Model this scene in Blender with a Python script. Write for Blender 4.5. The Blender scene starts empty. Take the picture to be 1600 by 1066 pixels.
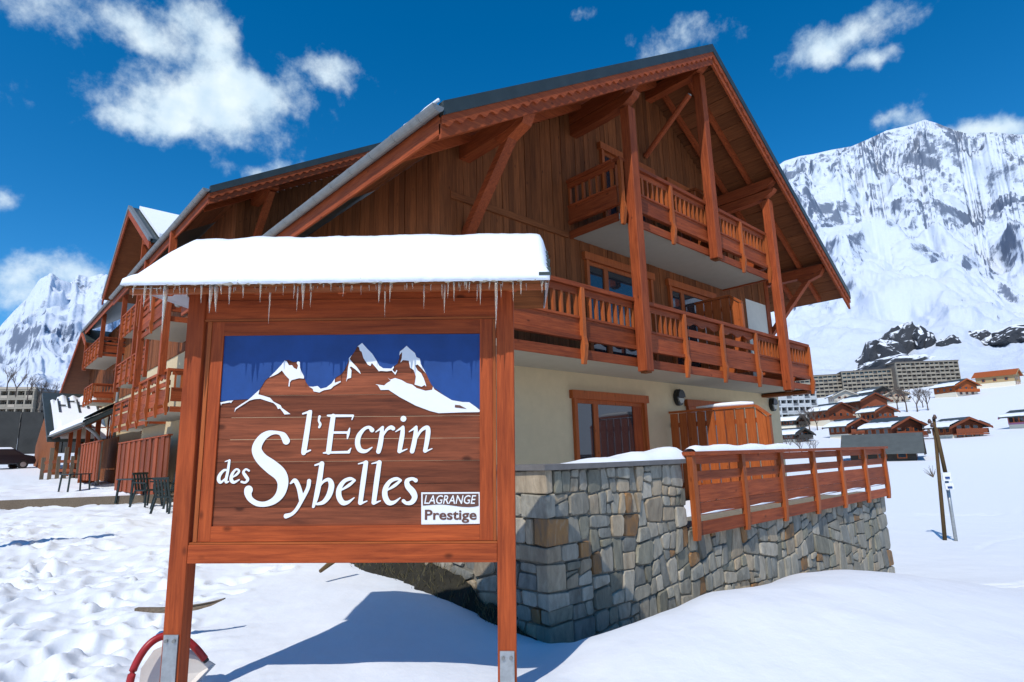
import bpy, bmesh, math, random
import numpy as np
from mathutils import Vector, Matrix
from mathutils.geometry import tessellate_polygon

# ------------------------------------------------------------------ camera, sky, sun, exposure
# World axes: X runs along the gable front of the chalet, Y runs back along its eaves,
# Z is up and 0 is the height of the photographer's eye (snow lies about 1.5 m below).
rng = random.Random(7)
nrng = np.random.RandomState(5)
SC = bpy.context.scene
COL = SC.collection
R = math.radians
YAW = R(47.06)
F_PX, PITCH, ROLL = 916.8, R(11.147), R(1.5905)


def fr(x, y):
    """right/forward plan coordinates -> world X, Y"""
    return (x * math.sin(YAW) + y * math.cos(YAW), -x * math.cos(YAW) + y * math.sin(YAW))


def polar(az, r):
    a = R(az)
    return fr(r * math.sin(a), r * math.cos(a))


def wv(v):
    u, w = fr(v[0], v[1])
    return Vector((u, w, v[2]))


_F = Vector((0, math.cos(PITCH), math.sin(PITCH)))
_R = Vector((1, 0, 0))
_D = _F.cross(_R)
CAM_R = math.cos(ROLL) * _R + math.sin(ROLL) * _D
CAM_D = -math.sin(ROLL) * _R + math.cos(ROLL) * _D


def look(x, y):
    """direction, in right/forward/up axes, of a measured photo position (surveying helper)"""
    return float(x - 800) * CAM_R + float(y - 533) * CAM_D + F_PX * _F


cam_d = bpy.data.cameras.new('camera')
cam_d.sensor_width = 36
cam_d.lens = 36 * F_PX / 1600
cam_d.clip_start = 0.05
cam_d.clip_end = 20000
cam = bpy.data.objects.new('camera', cam_d)
COL.objects.link(cam)
r_, d_, f_ = wv(CAM_R), wv(CAM_D), wv(_F)
cam.matrix_world = Matrix(((r_.x, -d_.x, -f_.x, 0), (r_.y, -d_.y, -f_.y, 0), (r_.z, -d_.z, -f_.z, 0), (0, 0, 0, 1)))
SC.camera = cam

SUN_EL = R(49)
SUN_DELTA = R(22)                     # angle between the sun's travel and the gable front
trav = Vector((math.cos(SUN_DELTA) * math.cos(SUN_EL), math.sin(SUN_DELTA) * math.cos(SUN_EL), -math.sin(SUN_EL)))
sun_d = bpy.data.lights.new('sun', 'SUN')
sun_d.energy = 2.75
sun_d.angle = R(0.53)
sun_d.color = (1.0, 0.955, 0.89)
sun = bpy.data.objects.new('sun', sun_d)
sun.rotation_euler = trav.to_track_quat('-Z', 'Y').to_euler()
sun.location = (-20, -20, 30)
COL.objects.link(sun)

world = bpy.data.worlds.new('World')
SC.world = world
world.use_nodes = True
wn, wl = world.node_tree.nodes, world.node_tree.links
wn.clear()


def wnode(t, **k):
    n = wn.new(t)
    for a, b in k.items():
        setattr(n, a, b)
    return n


w_out = wnode('ShaderNodeOutputWorld')
w_bg = wnode('ShaderNodeBackground')
w_bg.inputs['Strength'].default_value = 0.135
sky = wnode('ShaderNodeTexSky', sky_type='NISHITA', sun_disc=False, sun_elevation=SUN_EL,
            sun_rotation=math.atan2(-trav.x, -trav.y), altitude=2200, air_density=1.0, dust_density=0.2, ozone_density=3.0)
w_hs = wnode('ShaderNodeHueSaturation')
w_hs.inputs['Hue'].default_value = 0.496
w_hs.inputs['Saturation'].default_value = 1.38
w_hs.inputs['Value'].default_value = 0.94
wl.new(sky.outputs[0], w_hs.inputs['Color'])
w_tc = wnode('ShaderNodeTexCoord')


def wmath(op, a, b=None):
    n = wnode('ShaderNodeMath', operation=op)
    for i, q in enumerate((a, b)):
        if q is None:
            continue
        if isinstance(q, (int, float)):
            n.inputs[i].default_value = q
        else:
            wl.new(q, n.inputs[i])
    return n.outputs[0]


def wdot(vec, const):
    n = wnode('ShaderNodeVectorMath', operation='DOT_PRODUCT')
    wl.new(vec, n.inputs[0])
    n.inputs[1].default_value = const
    return n.outputs['Value']


# fair-weather clouds: soft elliptical banks in the sky, torn by fractal noise
CLOUDS = [  # photo bearing x, y, half width, half height, strength
    (300, 168, 135, 58, 1.0), (215, 190, 75, 45, 1.0), (395, 150, 95, 45, .95), (235, 55, 120, 45, .72), (330, 60, 60, 60, .8),
    (510, 118, 52, 36, .85), (90, 20, 110, 45, .7), (350, 110, 60, 50, .75), (505, 205, 36, 18, .35), (1310, 58, 88, 34, .95), (1375, 88, 46, 22, .72),
    (1045, 78, 85, 36, .62), (898, 25, 36, 22, .42), (1415, 0, 30, 16, .4), (1415, 196, 46, 22, .8), (1560, 202, 60, 30, 1.0),
    (1500, 210, 40, 24, .6), (0, 300, 40, 34, .7), (110, 430, 85, 36, .9), (30, 450, 80, 44, .8), (410, 262, 62, 24, .7), (10, 365, 34, 20, .3),
    (1750, 120, 120, 50, .9), (1900, 260, 140, 60, .9), (-160, 120, 130, 60, .9), (-220, 330, 120, 50, .9), (700, -160, 170, 60, .8), (1250, -260, 160, 70, .8)]
w_w = wnode('ShaderNodeTexNoise')
w_w.inputs['Scale'].default_value = 9
w_w.inputs['Detail'].default_value = 6
wl.new(w_tc.outputs['Generated'], w_w.inputs['Vector'])
w_ws = wnode('ShaderNodeVectorMath', operation='MULTIPLY_ADD')
wl.new(w_w.outputs['Color'], w_ws.inputs[0])
w_ws.inputs[1].default_value = (.09, .09, .09)
w_wo = wnode('ShaderNodeVectorMath', operation='ADD')
wl.new(w_tc.outputs['Generated'], w_wo.inputs[0])
w_wo.inputs[1].default_value = (-.045, -.045, -.045)
wl.new(w_wo.outputs[0], w_ws.inputs[2])
DIRV = w_ws.outputs[0]
acc = None
for (px, py, hw, hh, st) in CLOUDS:
    c0 = wv(look(px, py)).normalized()
    e1 = (wv(look(px + 1, py)).normalized() - c0).normalized()
    e2 = (wv(look(px, py + 1)).normalized() - c0).normalized()
    sx = (wv(look(px + hw, py)).normalized() - c0).length
    sy = (wv(look(px, py + hh)).normalized() - c0).length
    a = wdot(DIRV, tuple(e1 / sx))
    a = wmath('SUBTRACT', a, c0.dot(e1) / sx)
    b = wdot(DIRV, tuple(e2 / sy))
    b = wmath('SUBTRACT', b, c0.dot(e2) / sy)
    q = wmath('ADD', wmath('MULTIPLY', a, a), wmath('MULTIPLY', b, b))
    front = wmath('GREATER_THAN', wdot(DIRV, tuple(c0)), 0.3)
    g = wmath('MULTIPLY', wmath('POWER', 2.718, wmath('MULTIPLY', q, -0.9)), st)
    g = wmath('MULTIPLY', g, front)
    acc = g if acc is None else wmath('MAXIMUM', wmath('ADD', acc, wmath('MULTIPLY', g, .25)), g)
w_n = wnode('ShaderNodeTexNoise')
w_n.inputs['Scale'].default_value = 19
w_n.inputs['Detail'].default_value = 9
w_n.inputs['Roughness'].default_value = .62
wl.new(w_tc.outputs['Generated'], w_n.inputs['Vector'])
dens = wmath('ADD', wmath('MULTIPLY', acc, 1.15), wmath('MULTIPLY', wmath('SUBTRACT', w_n.outputs['Fac'], .5), 1.7))
w_mr = wnode('ShaderNodeMapRange', interpolation_type='SMOOTHSTEP')
w_mr.inputs['From Min'].default_value = .33
w_mr.inputs['From Max'].default_value = 1.2
w_mr.inputs['To Max'].default_value = .92
wl.new(dens, w_mr.inputs['Value'])
w_gate = wmath('MULTIPLY', w_mr.outputs[0], wmath('GREATER_THAN', acc, .02))
w_mix = wnode('ShaderNodeMix', data_type='RGBA')
wl.new(w_gate, w_mix.inputs['Factor'])
wl.new(w_hs.outputs[0], w_mix.inputs[6])
w_sh = wnode('ShaderNodeMix', data_type='RGBA')
w_n2 = wnode('ShaderNodeTexNoise')
w_n2.inputs['Scale'].default_value = 26
w_n2.inputs['Detail'].default_value = 6
wl.new(w_tc.outputs['Generated'], w_n2.inputs['Vector'])
w_m2 = wnode('ShaderNodeMapRange')
w_m2.inputs['From Min'].default_value = .35
w_m2.inputs['From Max'].default_value = .68
wl.new(w_n2.outputs['Fac'], w_m2.inputs['Value'])
wl.new(w_m2.outputs[0], w_sh.inputs['Factor'])
w_sh.inputs[6].default_value = (3.9, 4.9, 5.7, 1)
w_sh.inputs[7].default_value = (5.2, 5.9, 6.2, 1)
wl.new(w_sh.outputs[2], w_mix.inputs[7])
wl.new(w_mix.outputs[2], w_bg.inputs['Color'])
wl.new(w_bg.outputs[0], w_out.inputs[0])

SC.view_settings.view_transform = 'Standard'
SC.view_settings.look = 'None'
SC.view_settings.gamma = 1
SC.view_settings.exposure = 0.42
SC.view_settings.use_curve_mapping = False

# ------------------------------------------------------------------ materials


def new_mat(name):
    m = bpy.data.materials.new(name)
    m.use_nodes = True
    nt = m.node_tree
    b = nt.nodes['Principled BSDF']
    return m, nt.nodes, nt.links, b


def plain(name, col, rough=.6, metal=0., spec=.4, noise=0., nscale=8., bump=0.):
    m, n, l, b = new_mat(name)
    b.inputs['Roughness'].default_value = rough
    b.inputs['Metallic'].default_value = metal
    b.inputs['Specular IOR Level'].default_value = spec
    if noise or bump:
        tc = n.new('ShaderNodeTexCoord')
        t = n.new('ShaderNodeTexNoise')
        t.inputs['Scale'].default_value = nscale
        t.inputs['Detail'].default_value = 7
        t.inputs['Roughness'].default_value = .65
        l.new(tc.outputs['Object'], t.inputs['Vector'])
        rp = n.new('ShaderNodeValToRGB')
        rp.color_ramp.elements[0].position = .25
        rp.color_ramp.elements[1].position = .75
        rp.color_ramp.elements[0].color = tuple(c * (1 - noise) for c in col) + (1,)
        rp.color_ramp.elements[1].color = tuple(min(1, c * (1 + noise)) for c in col) + (1,)
        l.new(t.outputs['Fac'], rp.inputs[0])
        l.new(rp.outputs[0], b.inputs['Base Color'])
        if bump:
            bp = n.new('ShaderNodeBump')
            bp.inputs['Strength'].default_value = bump
            bp.inputs['Distance'].default_value = .02
            l.new(t.outputs['Fac'], bp.inputs['Height'])
            l.new(bp.outputs[0], b.inputs['Normal'])
    else:
        b.inputs['Base Color'].default_value = tuple(col) + (1,)
    return m


_wc = {}


def wood(kind, axis):
    """stained softwood, grain running along axis 0/1/2 of the board"""
    key = (kind, axis)
    if key in _wc:
        return _wc[key]
    dark, light, rough, var, knots = {
        'red': ((.17, .030, .009), (.40, .088, .024), .62, .28, .6),        # fresh red stain of posts and rails
        'sign': ((.20, .033, .009), (.47, .092, .022), .6, .16, .75),
        'panel': ((.095, .026, .012), (.29, .078, .032), .6, .32, .9),          # browner sign boards
        'orange': ((.27, .06, .014), (.46, .12, .03), .55, .2, .4),
        'clad': ((.115, .036, .010), (.275, .086, .025), .78, .32, .5),       # weathered facade boards
        'soffit': ((.12, .037, .012), (.26, .085, .027), .7, .25, .3),
        'far': ((.14, .035, .016), (.27, .08, .035), .8, .3, .1),
        'pole': ((.07, .045, .02), (.16, .10, .045), .85, .2, .3),
        'grey': ((.10, .075, .05), (.22, .17, .12), .85, .3, .3)}[kind]
    m, n, l, b = new_mat('wood_%s_%d' % (kind, axis))
    tc = n.new('ShaderNodeTexCoord')
    oi = n.new('ShaderNodeObjectInfo')
    mul = n.new('ShaderNodeMath')
    mul.operation = 'MULTIPLY'
    mul.inputs[1].default_value = 37.
    l.new(oi.outputs['Random'], mul.inputs[0])
    ad = n.new('ShaderNodeVectorMath')
    ad.operation = 'ADD'
    l.new(tc.outputs['Object'], ad.inputs[0])
    l.new(mul.outputs[0], ad.inputs[1])
    mp = n.new('ShaderNodeVectorMath')
    mp.operation = 'MULTIPLY'
    sc = [1., 1., 1.]
    sc[axis] = .055
    mp.inputs[1].default_value = sc
    l.new(ad.outputs[0], mp.inputs[0])
    t = n.new('ShaderNodeTexNoise')
    t.inputs['Scale'].default_value = 38
    t.inputs['Detail'].default_value = 8
    t.inputs['Roughness'].default_value = .7
    t.inputs['Distortion'].default_value = .4
    l.new(mp.outputs[0], t.inputs['Vector'])
    rp = n.new('ShaderNodeValToRGB')
    rp.color_ramp.elements[0].position = .3
    rp.color_ramp.elements[1].position = .68
    rp.color_ramp.elements[0].color = dark + (1,)
    rp.color_ramp.elements[1].color = light + (1,)
    l.new(t.outputs['Fac'], rp.inputs[0])
    # blotches and board-to-board variation
    t2 = n.new('ShaderNodeTexNoise')
    t2.inputs['Scale'].default_value = 3.2
    t2.inputs['Detail'].default_value = 4
    mp2 = n.new('ShaderNodeVectorMath')
    mp2.operation = 'MULTIPLY'
    s2 = [1., 1., 1.]
    s2[axis] = .4
    mp2.inputs[1].default_value = s2
    l.new(ad.outputs[0], mp2.inputs[0])
    l.new(mp2.outputs[0], t2.inputs['Vector'])
    va = n.new('ShaderNodeMath')
    va.operation = 'MULTIPLY_ADD'
    va.inputs[1].default_value = var * 1.6
    va.inputs[2].default_value = 1 - var * .8
    l.new(oi.outputs['Random'], va.inputs[0])
    vb = n.new('ShaderNodeMath')
    vb.operation = 'MULTIPLY_ADD'
    vb.inputs[1].default_value = knots * 1.2
    vb.inputs[2].default_value = 1 - knots * .6
    l.new(t2.outputs['Fac'], vb.inputs[0])
    vc = n.new('ShaderNodeMath')
    vc.operation = 'MULTIPLY'
    l.new(va.outputs[0], vc.inputs[0])
    l.new(vb.outputs[0], vc.inputs[1])
    hs = n.new('ShaderNodeHueSaturation')
    l.new(rp.outputs[0], hs.inputs['Color'])
    l.new(vc.outputs[0], hs.inputs['Value'])
    # knots
    vo = n.new('ShaderNodeTexVoronoi')
    vo.inputs['Scale'].default_value = 3.4
    mp3 = n.new('ShaderNodeVectorMath')
    mp3.operation = 'MULTIPLY'
    s3 = [1.4, 1.4, 1.4]
    s3[axis] = .8
    mp3.inputs[1].default_value = s3
    l.new(ad.outputs[0], mp3.inputs[0])
    l.new(mp3.outputs[0], vo.inputs['Vector'])
    kr = n.new('ShaderNodeMapRange')
    kr.interpolation_type = 'SMOOTHSTEP'
    kr.inputs['From Min'].default_value = .035
    kr.inputs['From Max'].default_value = .13
    kr.inputs['To Min'].default_value = 1 - .62 * min(1, knots + .3)
    kr.inputs['To Max'].default_value = 1.
    l.new(vo.outputs['Distance'], kr.inputs['Value'])
    km = n.new('ShaderNodeMix')
    km.data_type = 'RGBA'
    km.blend_type = 'MULTIPLY'
    km.inputs['Factor'].default_value = 1
    l.new(hs.outputs[0], km.inputs[6])
    l.new(kr.outputs[0], km.inputs[7])
    l.new(km.outputs[2], b.inputs['Base Color'])
    b.inputs['Roughness'].default_value = rough
    b.inputs['Specular IOR Level'].default_value = .2
    bp = n.new('ShaderNodeBump')
    bp.inputs['Strength'].default_value = .3
    bp.inputs['Distance'].default_value = .004
    l.new(t.outputs['Fac'], bp.inputs['Height'])
    l.new(bp.outputs[0], b.inputs['Normal'])
    _wc[key] = m
    return m


def snow_mat(name, scale=1., rough_bump=.35):
    m, n, l, b = new_mat(name)
    tc = n.new('ShaderNodeTexCoord')
    t = n.new('ShaderNodeTexNoise')
    t.inputs['Scale'].default_value = 5 * scale
    t.inputs['Detail'].default_value = 9
    t.inputs['Roughness'].default_value = .6
    l.new(tc.outputs['Object'], t.inputs['Vector'])
    rp = n.new('ShaderNodeValToRGB')
    k_s = 1.0 if scale > 1.5 else .915
    rp.color_ramp.elements[0].color = (.83 * k_s, .87 * k_s, .91 * k_s, 1)
    rp.color_ramp.elements[1].color = (.925 * k_s, .945 * k_s, .96 * k_s, 1)
    l.new(t.outputs['Fac'], rp.inputs[0])
    l.new(rp.outputs[0], b.inputs['Base Color'])
    b.inputs['Roughness'].default_value = .65
    b.inputs['Specular IOR Level'].default_value = .2
    bp = n.new('ShaderNodeBump')
    bp.inputs['Strength'].default_value = rough_bump
    bp.inputs['Distance'].default_value = .03 / scale
    l.new(t.outputs['Fac'], bp.inputs['Height'])
    l.new(bp.outputs[0], b.inputs['Normal'])
    return m


def stone_mat(name, c0, c1, streak=None):
    m, n, l, b = new_mat(name)
    tc = n.new('ShaderNodeTexCoord')
    oi = n.new('ShaderNodeObjectInfo')
    mul = n.new('ShaderNodeMath')
    mul.operation = 'MULTIPLY'
    mul.inputs[1].default_value = 29.
    l.new(oi.outputs['Random'], mul.inputs[0])
    ad = n.new('ShaderNodeVectorMath')
    ad.operation = 'ADD'
    l.new(tc.outputs['Object'], ad.inputs[0])
    l.new(mul.outputs[0], ad.inputs[1])
    mp = n.new('ShaderNodeVectorMath')
    mp.operation = 'MULTIPLY'
    mp.inputs[1].default_value = (1, 1, .35)
    l.new(ad.outputs[0], mp.inputs[0])
    t = n.new('ShaderNodeTexNoise')
    t.inputs['Scale'].default_value = 11
    t.inputs['Detail'].default_value = 9
    t.inputs['Roughness'].default_value = .68
    t.inputs['Distortion'].default_value = .5
    l.new(mp.outputs[0], t.inputs['Vector'])
    rp = n.new('ShaderNodeValToRGB')
    rp.color_ramp.elements[0].position = .3
    rp.color_ramp.elements[1].position = .7
    rp.color_ramp.elements[0].color = c0 + (1,)
    rp.color_ramp.elements[1].color = c1 + (1,)
    if streak:
        e = rp.color_ramp.elements.new(.56)
        e.color = streak + (1,)
    l.new(t.outputs['Fac'], rp.inputs[0])
    va = n.new('ShaderNodeMath')
    va.operation = 'MULTIPLY_ADD'
    va.inputs[1].default_value = .42
    va.inputs[2].default_value = .80
    l.new(oi.outputs['Random'], va.inputs[0])
    hs = n.new('ShaderNodeHueSaturation')
    l.new(rp.outputs[0], hs.inputs['Color'])
    l.new(va.outputs[0], hs.inputs['Value'])
    l.new(hs.outputs[0], b.inputs['Base Color'])
    b.inputs['Roughness'].default_value = .85
    bp = n.new('ShaderNodeBump')
    bp.inputs['Strength'].default_value = .9
    bp.inputs['Distance'].default_value = .022
    l.new(t.outputs['Fac'], bp.inputs['Height'])
    l.new(bp.outputs[0], b.inputs['Normal'])
    return m


def mountain_mat():
    m, n, l, b = new_mat('mountain_snow_and_hazed_rock')
    geo = n.new('ShaderNodeNewGeometry')
    sp = n.new('ShaderNodeSeparateXYZ')
    l.new(geo.outputs['True Normal'], sp.inputs[0])
    tc = n.new('ShaderNodeTexCoord')
    at = n.new('ShaderNodeAttribute')
    at.attribute_name = 'rock'
    t = n.new('ShaderNodeTexNoise')
    t.inputs['Scale'].default_value = .03
    t.inputs['Detail'].default_value = 10
    t.inputs['Roughness'].default_value = .72
    l.new(tc.outputs['Object'], t.inputs['Vector'])
    s1 = n.new('ShaderNodeMath')       # steepness
    s1.operation = 'SUBTRACT'
    s1.inputs[0].default_value = 1.
    l.new(sp.outputs['Z'], s1.inputs[1])
    s2 = n.new('ShaderNodeMath')
    s2.operation = 'MULTIPLY_ADD'
    l.new(t.outputs['Fac'], s2.inputs[0])
    s2.inputs[1].default_value = 1.15
    l.new(s1.outputs[0], s2.inputs[2])
    s3 = n.new('ShaderNodeMath')
    s3.operation = 'ADD'
    l.new(s2.outputs[0], s3.inputs[0])
    l.new(at.outputs['Fac'], s3.inputs[1])
    mr = n.new('ShaderNodeMapRange')
    mr.interpolation_type = 'SMOOTHSTEP'
    mr.inputs['From Min'].default_value = 1.0
    mr.inputs['From Max'].default_value = 1.22
    l.new(s3.outputs[0], mr.inputs['Value'])
    mx = n.new('ShaderNodeMix')
    mx.data_type = 'RGBA'
    l.new(mr.outputs[0], mx.inputs['Factor'])
    mx.inputs[6].default_value = (.63, .69, .78, 1)
    mx.inputs[7].default_value = (.16, .195, .26, 1)  # rock colour lightened and blued to paint in distance haze
    l.new(mx.outputs[2], b.inputs['Base Color'])
    b.inputs['Roughness'].default_value = .8
    b.inputs['Specular IOR Level'].default_value = .15
    bp = n.new('ShaderNodeBump')
    bp.inputs['Strength'].default_value = .55
    bp.inputs['Distance'].default_value = 9.
    l.new(t.outputs['Fac'], bp.inputs['Height'])
    l.new(bp.outputs[0], b.inputs['Normal'])
    return m


def glass_mat(name, tint):
    m, n, l, b = new_mat(name)
    b.inputs['Base Color'].default_value = tint + (1,)
    b.inputs['Roughness'].default_value = .04
    b.inputs['Specular IOR Level'].default_value = .9
    return m


def ice_mat():
    m, n, l, b = new_mat('ice')
    b.inputs['Base Color'].default_value = (.95, .86, .68, 1)
    b.inputs['Roughness'].default_value = .15
    b.inputs['IOR'].default_value = 1.31
    b.inputs['Transmission Weight'].default_value = .8
    b.inputs['Specular IOR Level'].default_value = .6
    return m


SNOW = snow_mat('snow')
SNOW_FINE = snow_mat('snow_cap', 2.5, .25)
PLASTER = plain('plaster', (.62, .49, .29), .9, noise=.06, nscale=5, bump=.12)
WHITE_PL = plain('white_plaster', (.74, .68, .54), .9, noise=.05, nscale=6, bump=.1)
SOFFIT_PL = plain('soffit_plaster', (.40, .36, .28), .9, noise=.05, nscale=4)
METAL_ROOF = plain('roof_sheet_metal', (.055, .068, .062), .45, .4, .5, noise=.2, nscale=3)
ZINC = plain('zinc', (.24, .24, .225), .5, .35, .5, noise=.18, nscale=7)
STEEL = plain('galvanised_steel', (.40, .42, .42), .45, .7, .5, noise=.3, nscale=14)
MORTAR = plain('mortar', (.21, .19, .15), .95, noise=.3, nscale=14, bump=.5)
SOIL = plain('soil', (.024, .021, .013), .95, noise=.6, nscale=9, bump=.8)
WINDOW = glass_mat('window_glass', (.022, .030, .036))
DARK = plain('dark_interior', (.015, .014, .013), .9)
BLACK_PL = plain('black_plastic', (.018, .022, .022), .4)
DARKMETAL = plain('dark_chair_plastic', (.012, .022, .02), .45)
LAMPGLASS = plain('frosted_lamp_glass', (.42, .40, .32), .3)
WHITE_PAINT = plain('white_paint', (.82, .82, .80), .5, noise=.03, nscale=20)
BLUE_PAINT = plain('blue_paint', (.010, .054, .21), .5, noise=.3, nscale=2.6)
BROWN_PAINT = plain('brown_paint', (.13, .055, .035), .55, noise=.15, nscale=30)
RED_PAINT = plain('red_paint', (.35, .018, .018), .4, noise=.15, nscale=9)
PALE_BOARD = plain('pale_board', (.70, .66, .60), .7, noise=.12, nscale=6)
ICE = ice_mat()
DIRTY_ICE = plain('dirty_ice', (.55, .48, .36), .35, noise=.35, nscale=25, bump=.4)
STONES = [stone_mat('stone_grey', (.165, .150, .115), (.38, .35, .275)), stone_mat('stone_blue', (.125, .122, .10), (.29, .28, .235)),
          stone_mat('stone_beige', (.22, .17, .11), (.46, .37, .25)), stone_mat('stone_pale', (.245, .215, .16), (.49, .44, .345)),
          stone_mat('stone_rust', (.12, .10, .075), (.30, .235, .16), (.30, .15, .05)), stone_mat('stone_green', (.135, .125, .09), (.30, .28, .205))]
STONE_W = [28, 15, 19, 18, 4, 16]

# ------------------------------------------------------------------ mesh helpers
WPOS = {}
_UNIT = [(0, 3, 2, 1), (4, 5, 6, 7), (0, 1, 5, 4), (1, 2, 6, 5), (2, 3, 7, 6), (3, 0, 4, 7)]


def box(x0, x1, y0, y1, z0, z1):
    x0, x1 = min(x0, x1), max(x0, x1)
    y0, y1 = min(y0, y1), max(y0, y1)
    z0, z1 = min(z0, z1), max(z0, z1)
    return ([(x0, y0, z0), (x1, y0, z0), (x1, y1, z0), (x0, y1, z0), (x0, y0, z1), (x1, y0, z1), (x1, y1, z1), (x0, y1, z1)], _UNIT)


def beam(p, q, w, h, up=(0, 0, 1)):
    p, q, up = Vector(p), Vector(q), Vector(up)
    t = (q - p).normalized()
    s = t.cross(up).normalized()
    n = s.cross(t).normalized()
    vs = []
    for c in (p, q):
        for a, b in ((-1, -1), (1, -1), (1, 1), (-1, 1)):
            vs.append(tuple(c + s * (a * w / 2) + n * (b * h / 2)))
    return (vs, [(0, 1, 2, 3), (7, 6, 5, 4), (0, 4, 5, 1), (1, 5, 6, 2), (2, 6, 7, 3), (3, 7, 4, 0)])


def prism(pts, ext):
    """closed 3D polygon extruded by the vector ext"""
    n = len(pts)
    e = Vector(ext)
    vs = [tuple(p) for p in pts] + [tuple(Vector(p) + e) for p in pts]
    fs = [tuple(range(n - 1, -1, -1)), tuple(range(n, 2 * n))]
    for i in range(n):
        j = (i + 1) % n
        fs.append((i, j, n + j, n + i))
    return (vs, fs)


def tube(path, rad, n=8, cap=True, half=None):
    path = [Vector(p) for p in path]
    vs, fs = [], []
    rads = rad if isinstance(rad, (list, tuple)) else [rad] * len(path)
    ref = Vector((0, 0, 1))
    for i, p in enumerate(path):
        t = (path[min(i + 1, len(path) - 1)] - path[max(i - 1, 0)]).normalized()
        if abs(t.dot(ref)) > .95:
            s = t.cross(Vector((1, 0, 0))).normalized()
        else:
            s = t.cross(ref).normalized()
        m = s.cross(t).normalized()
        for k in range(n):
            a = 2 * math.pi * k / n
            vs.append(tuple(p + s * (math.cos(a) * rads[i]) + m * (math.sin(a) * rads[i])))
    for i in range(len(path) - 1):
        for k in range(n):
            j = (k + 1) % n
            fs.append((i * n + k, i * n + j, (i + 1) * n + j, (i + 1) * n + k))
    if cap:
        fs.append(tuple(range(n - 1, -1, -1)))
        fs.append(tuple(range((len(path) - 1) * n, len(path) * n)))
    return (vs, fs)


def merge(shapes):
    vs, fs = [], []
    for v, f in shapes:
        o = len(vs)
        vs += list(v)
        fs += [tuple(i + o for i in q) for q in f]
    return vs, fs


def mk(name, shapes, mat, parent=None, smooth=False, origin=None, bevel=0):
    if isinstance(shapes, tuple):
        shapes = [shapes]
    vs, fs = merge(shapes)
    a = np.array(vs, dtype=float)
    lo, hi = a.min(0), a.max(0)
    c = Vector(origin) if origin is not None else Vector(((lo[0] + hi[0]) / 2, (lo[1] + hi[1]) / 2, lo[2]))
    me = bpy.data.meshes.new(name)
    me.from_pydata((a - np.array(c)).tolist(), [], fs)
    me.materials.append(mat)
    if smooth:
        me.polygons.foreach_set('use_smooth', [True] * len(me.polygons))
    me.update()
    o = bpy.data.objects.new(name, me)
    COL.objects.link(o)
    WPOS[o] = c
    if parent is not None:
        o.parent = parent
        o.location = c - WPOS[parent]
    else:
        o.location = c
    if bevel:
        md = o.modifiers.new('bevel', 'BEVEL')
        md.width = bevel
        md.segments = 2
        md.limit_method = 'ANGLE'
    return o


def dup(o, d, parent=None):
    """copy of one object moved by d, sharing its mesh"""
    c = o.copy()
    COL.objects.link(c)
    WPOS[c] = WPOS[o] + Vector(d)
    p = parent if parent is not None else o.parent
    if p is not None:
        c.parent = p
        c.location = WPOS[c] - WPOS[p]
    else:
        c.location = WPOS[c]
    return c


def dup_tree(root, loc, rz):
    c = root.copy()
    COL.objects.link(c)
    c.location = loc
    c.rotation_euler = (0, 0, rz)
    for ch in list(root.children):
        k = ch.copy()
        COL.objects.link(k)
        k.parent = c
        for g in list(ch.children):
            q = g.copy()
            COL.objects.link(q)
            q.parent = k
    return c


def tag(o, label=None, cat=None, group=None, kind=None):
    if label:
        o['label'] = label
    if cat:
        o['category'] = cat
    if group:
        o['group'] = group
    if kind:
        o['kind'] = kind
    return o


def thing(name, label, cat, loc=(0, 0, 0), rz=0., group=None, local=False):
    o = bpy.data.objects.new(name, None)
    o.empty_display_size = .3
    COL.objects.link(o)
    o.location = loc
    o.rotation_euler = (0, 0, rz)
    WPOS[o] = Vector((0, 0, 0)) if local else Vector(loc)
    return tag(o, label, cat, group)


# ------------------------------------------------------------------ noise
_perm = nrng.permutation(4096)
_grad = nrng.uniform(0, 2 * np.pi, 4096)


def perlin(x, y):
    xi, yi = np.floor(x).astype(int), np.floor(y).astype(int)
    xf, yf = x - xi, y - yi

    def g(ix, iy, dx, dy):
        a = _grad[_perm[(_perm[ix & 4095] + iy) & 4095]]
        return np.cos(a) * dx + np.sin(a) * dy
    su, sv = xf * xf * xf * (xf * (xf * 6 - 15) + 10), yf * yf * yf * (yf * (yf * 6 - 15) + 10)
    n0 = g(xi, yi, xf, yf) * (1 - su) + g(xi + 1, yi, xf - 1, yf) * su
    n1 = g(xi, yi + 1, xf, yf - 1) * (1 - su) + g(xi + 1, yi + 1, xf - 1, yf - 1) * su
    return (n0 * (1 - sv) + n1 * sv) * 1.5


def fbm(x, y, oct=5, gain=.5, lac=2.03):
    s, a = 0., 1.
    for i in range(oct):
        s = s + a * perlin(x + 17.3 * i, y - 9.7 * i)
        x, y, a = x * lac, y * lac, a * gain
    return s


def ridged(x, y, oct=6, gain=.5, lac=2.07):
    s, a, w = 0., 1., 1.
    for i in range(oct):
        n = (1 - np.abs(perlin(x + 11.1 * i, y + 5.3 * i))) ** 2
        s = s + a * n * w
        w = np.clip(n * 1.6, 0, 1)
        x, y, a = x * lac, y * lac, a * gain
    return s


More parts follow.
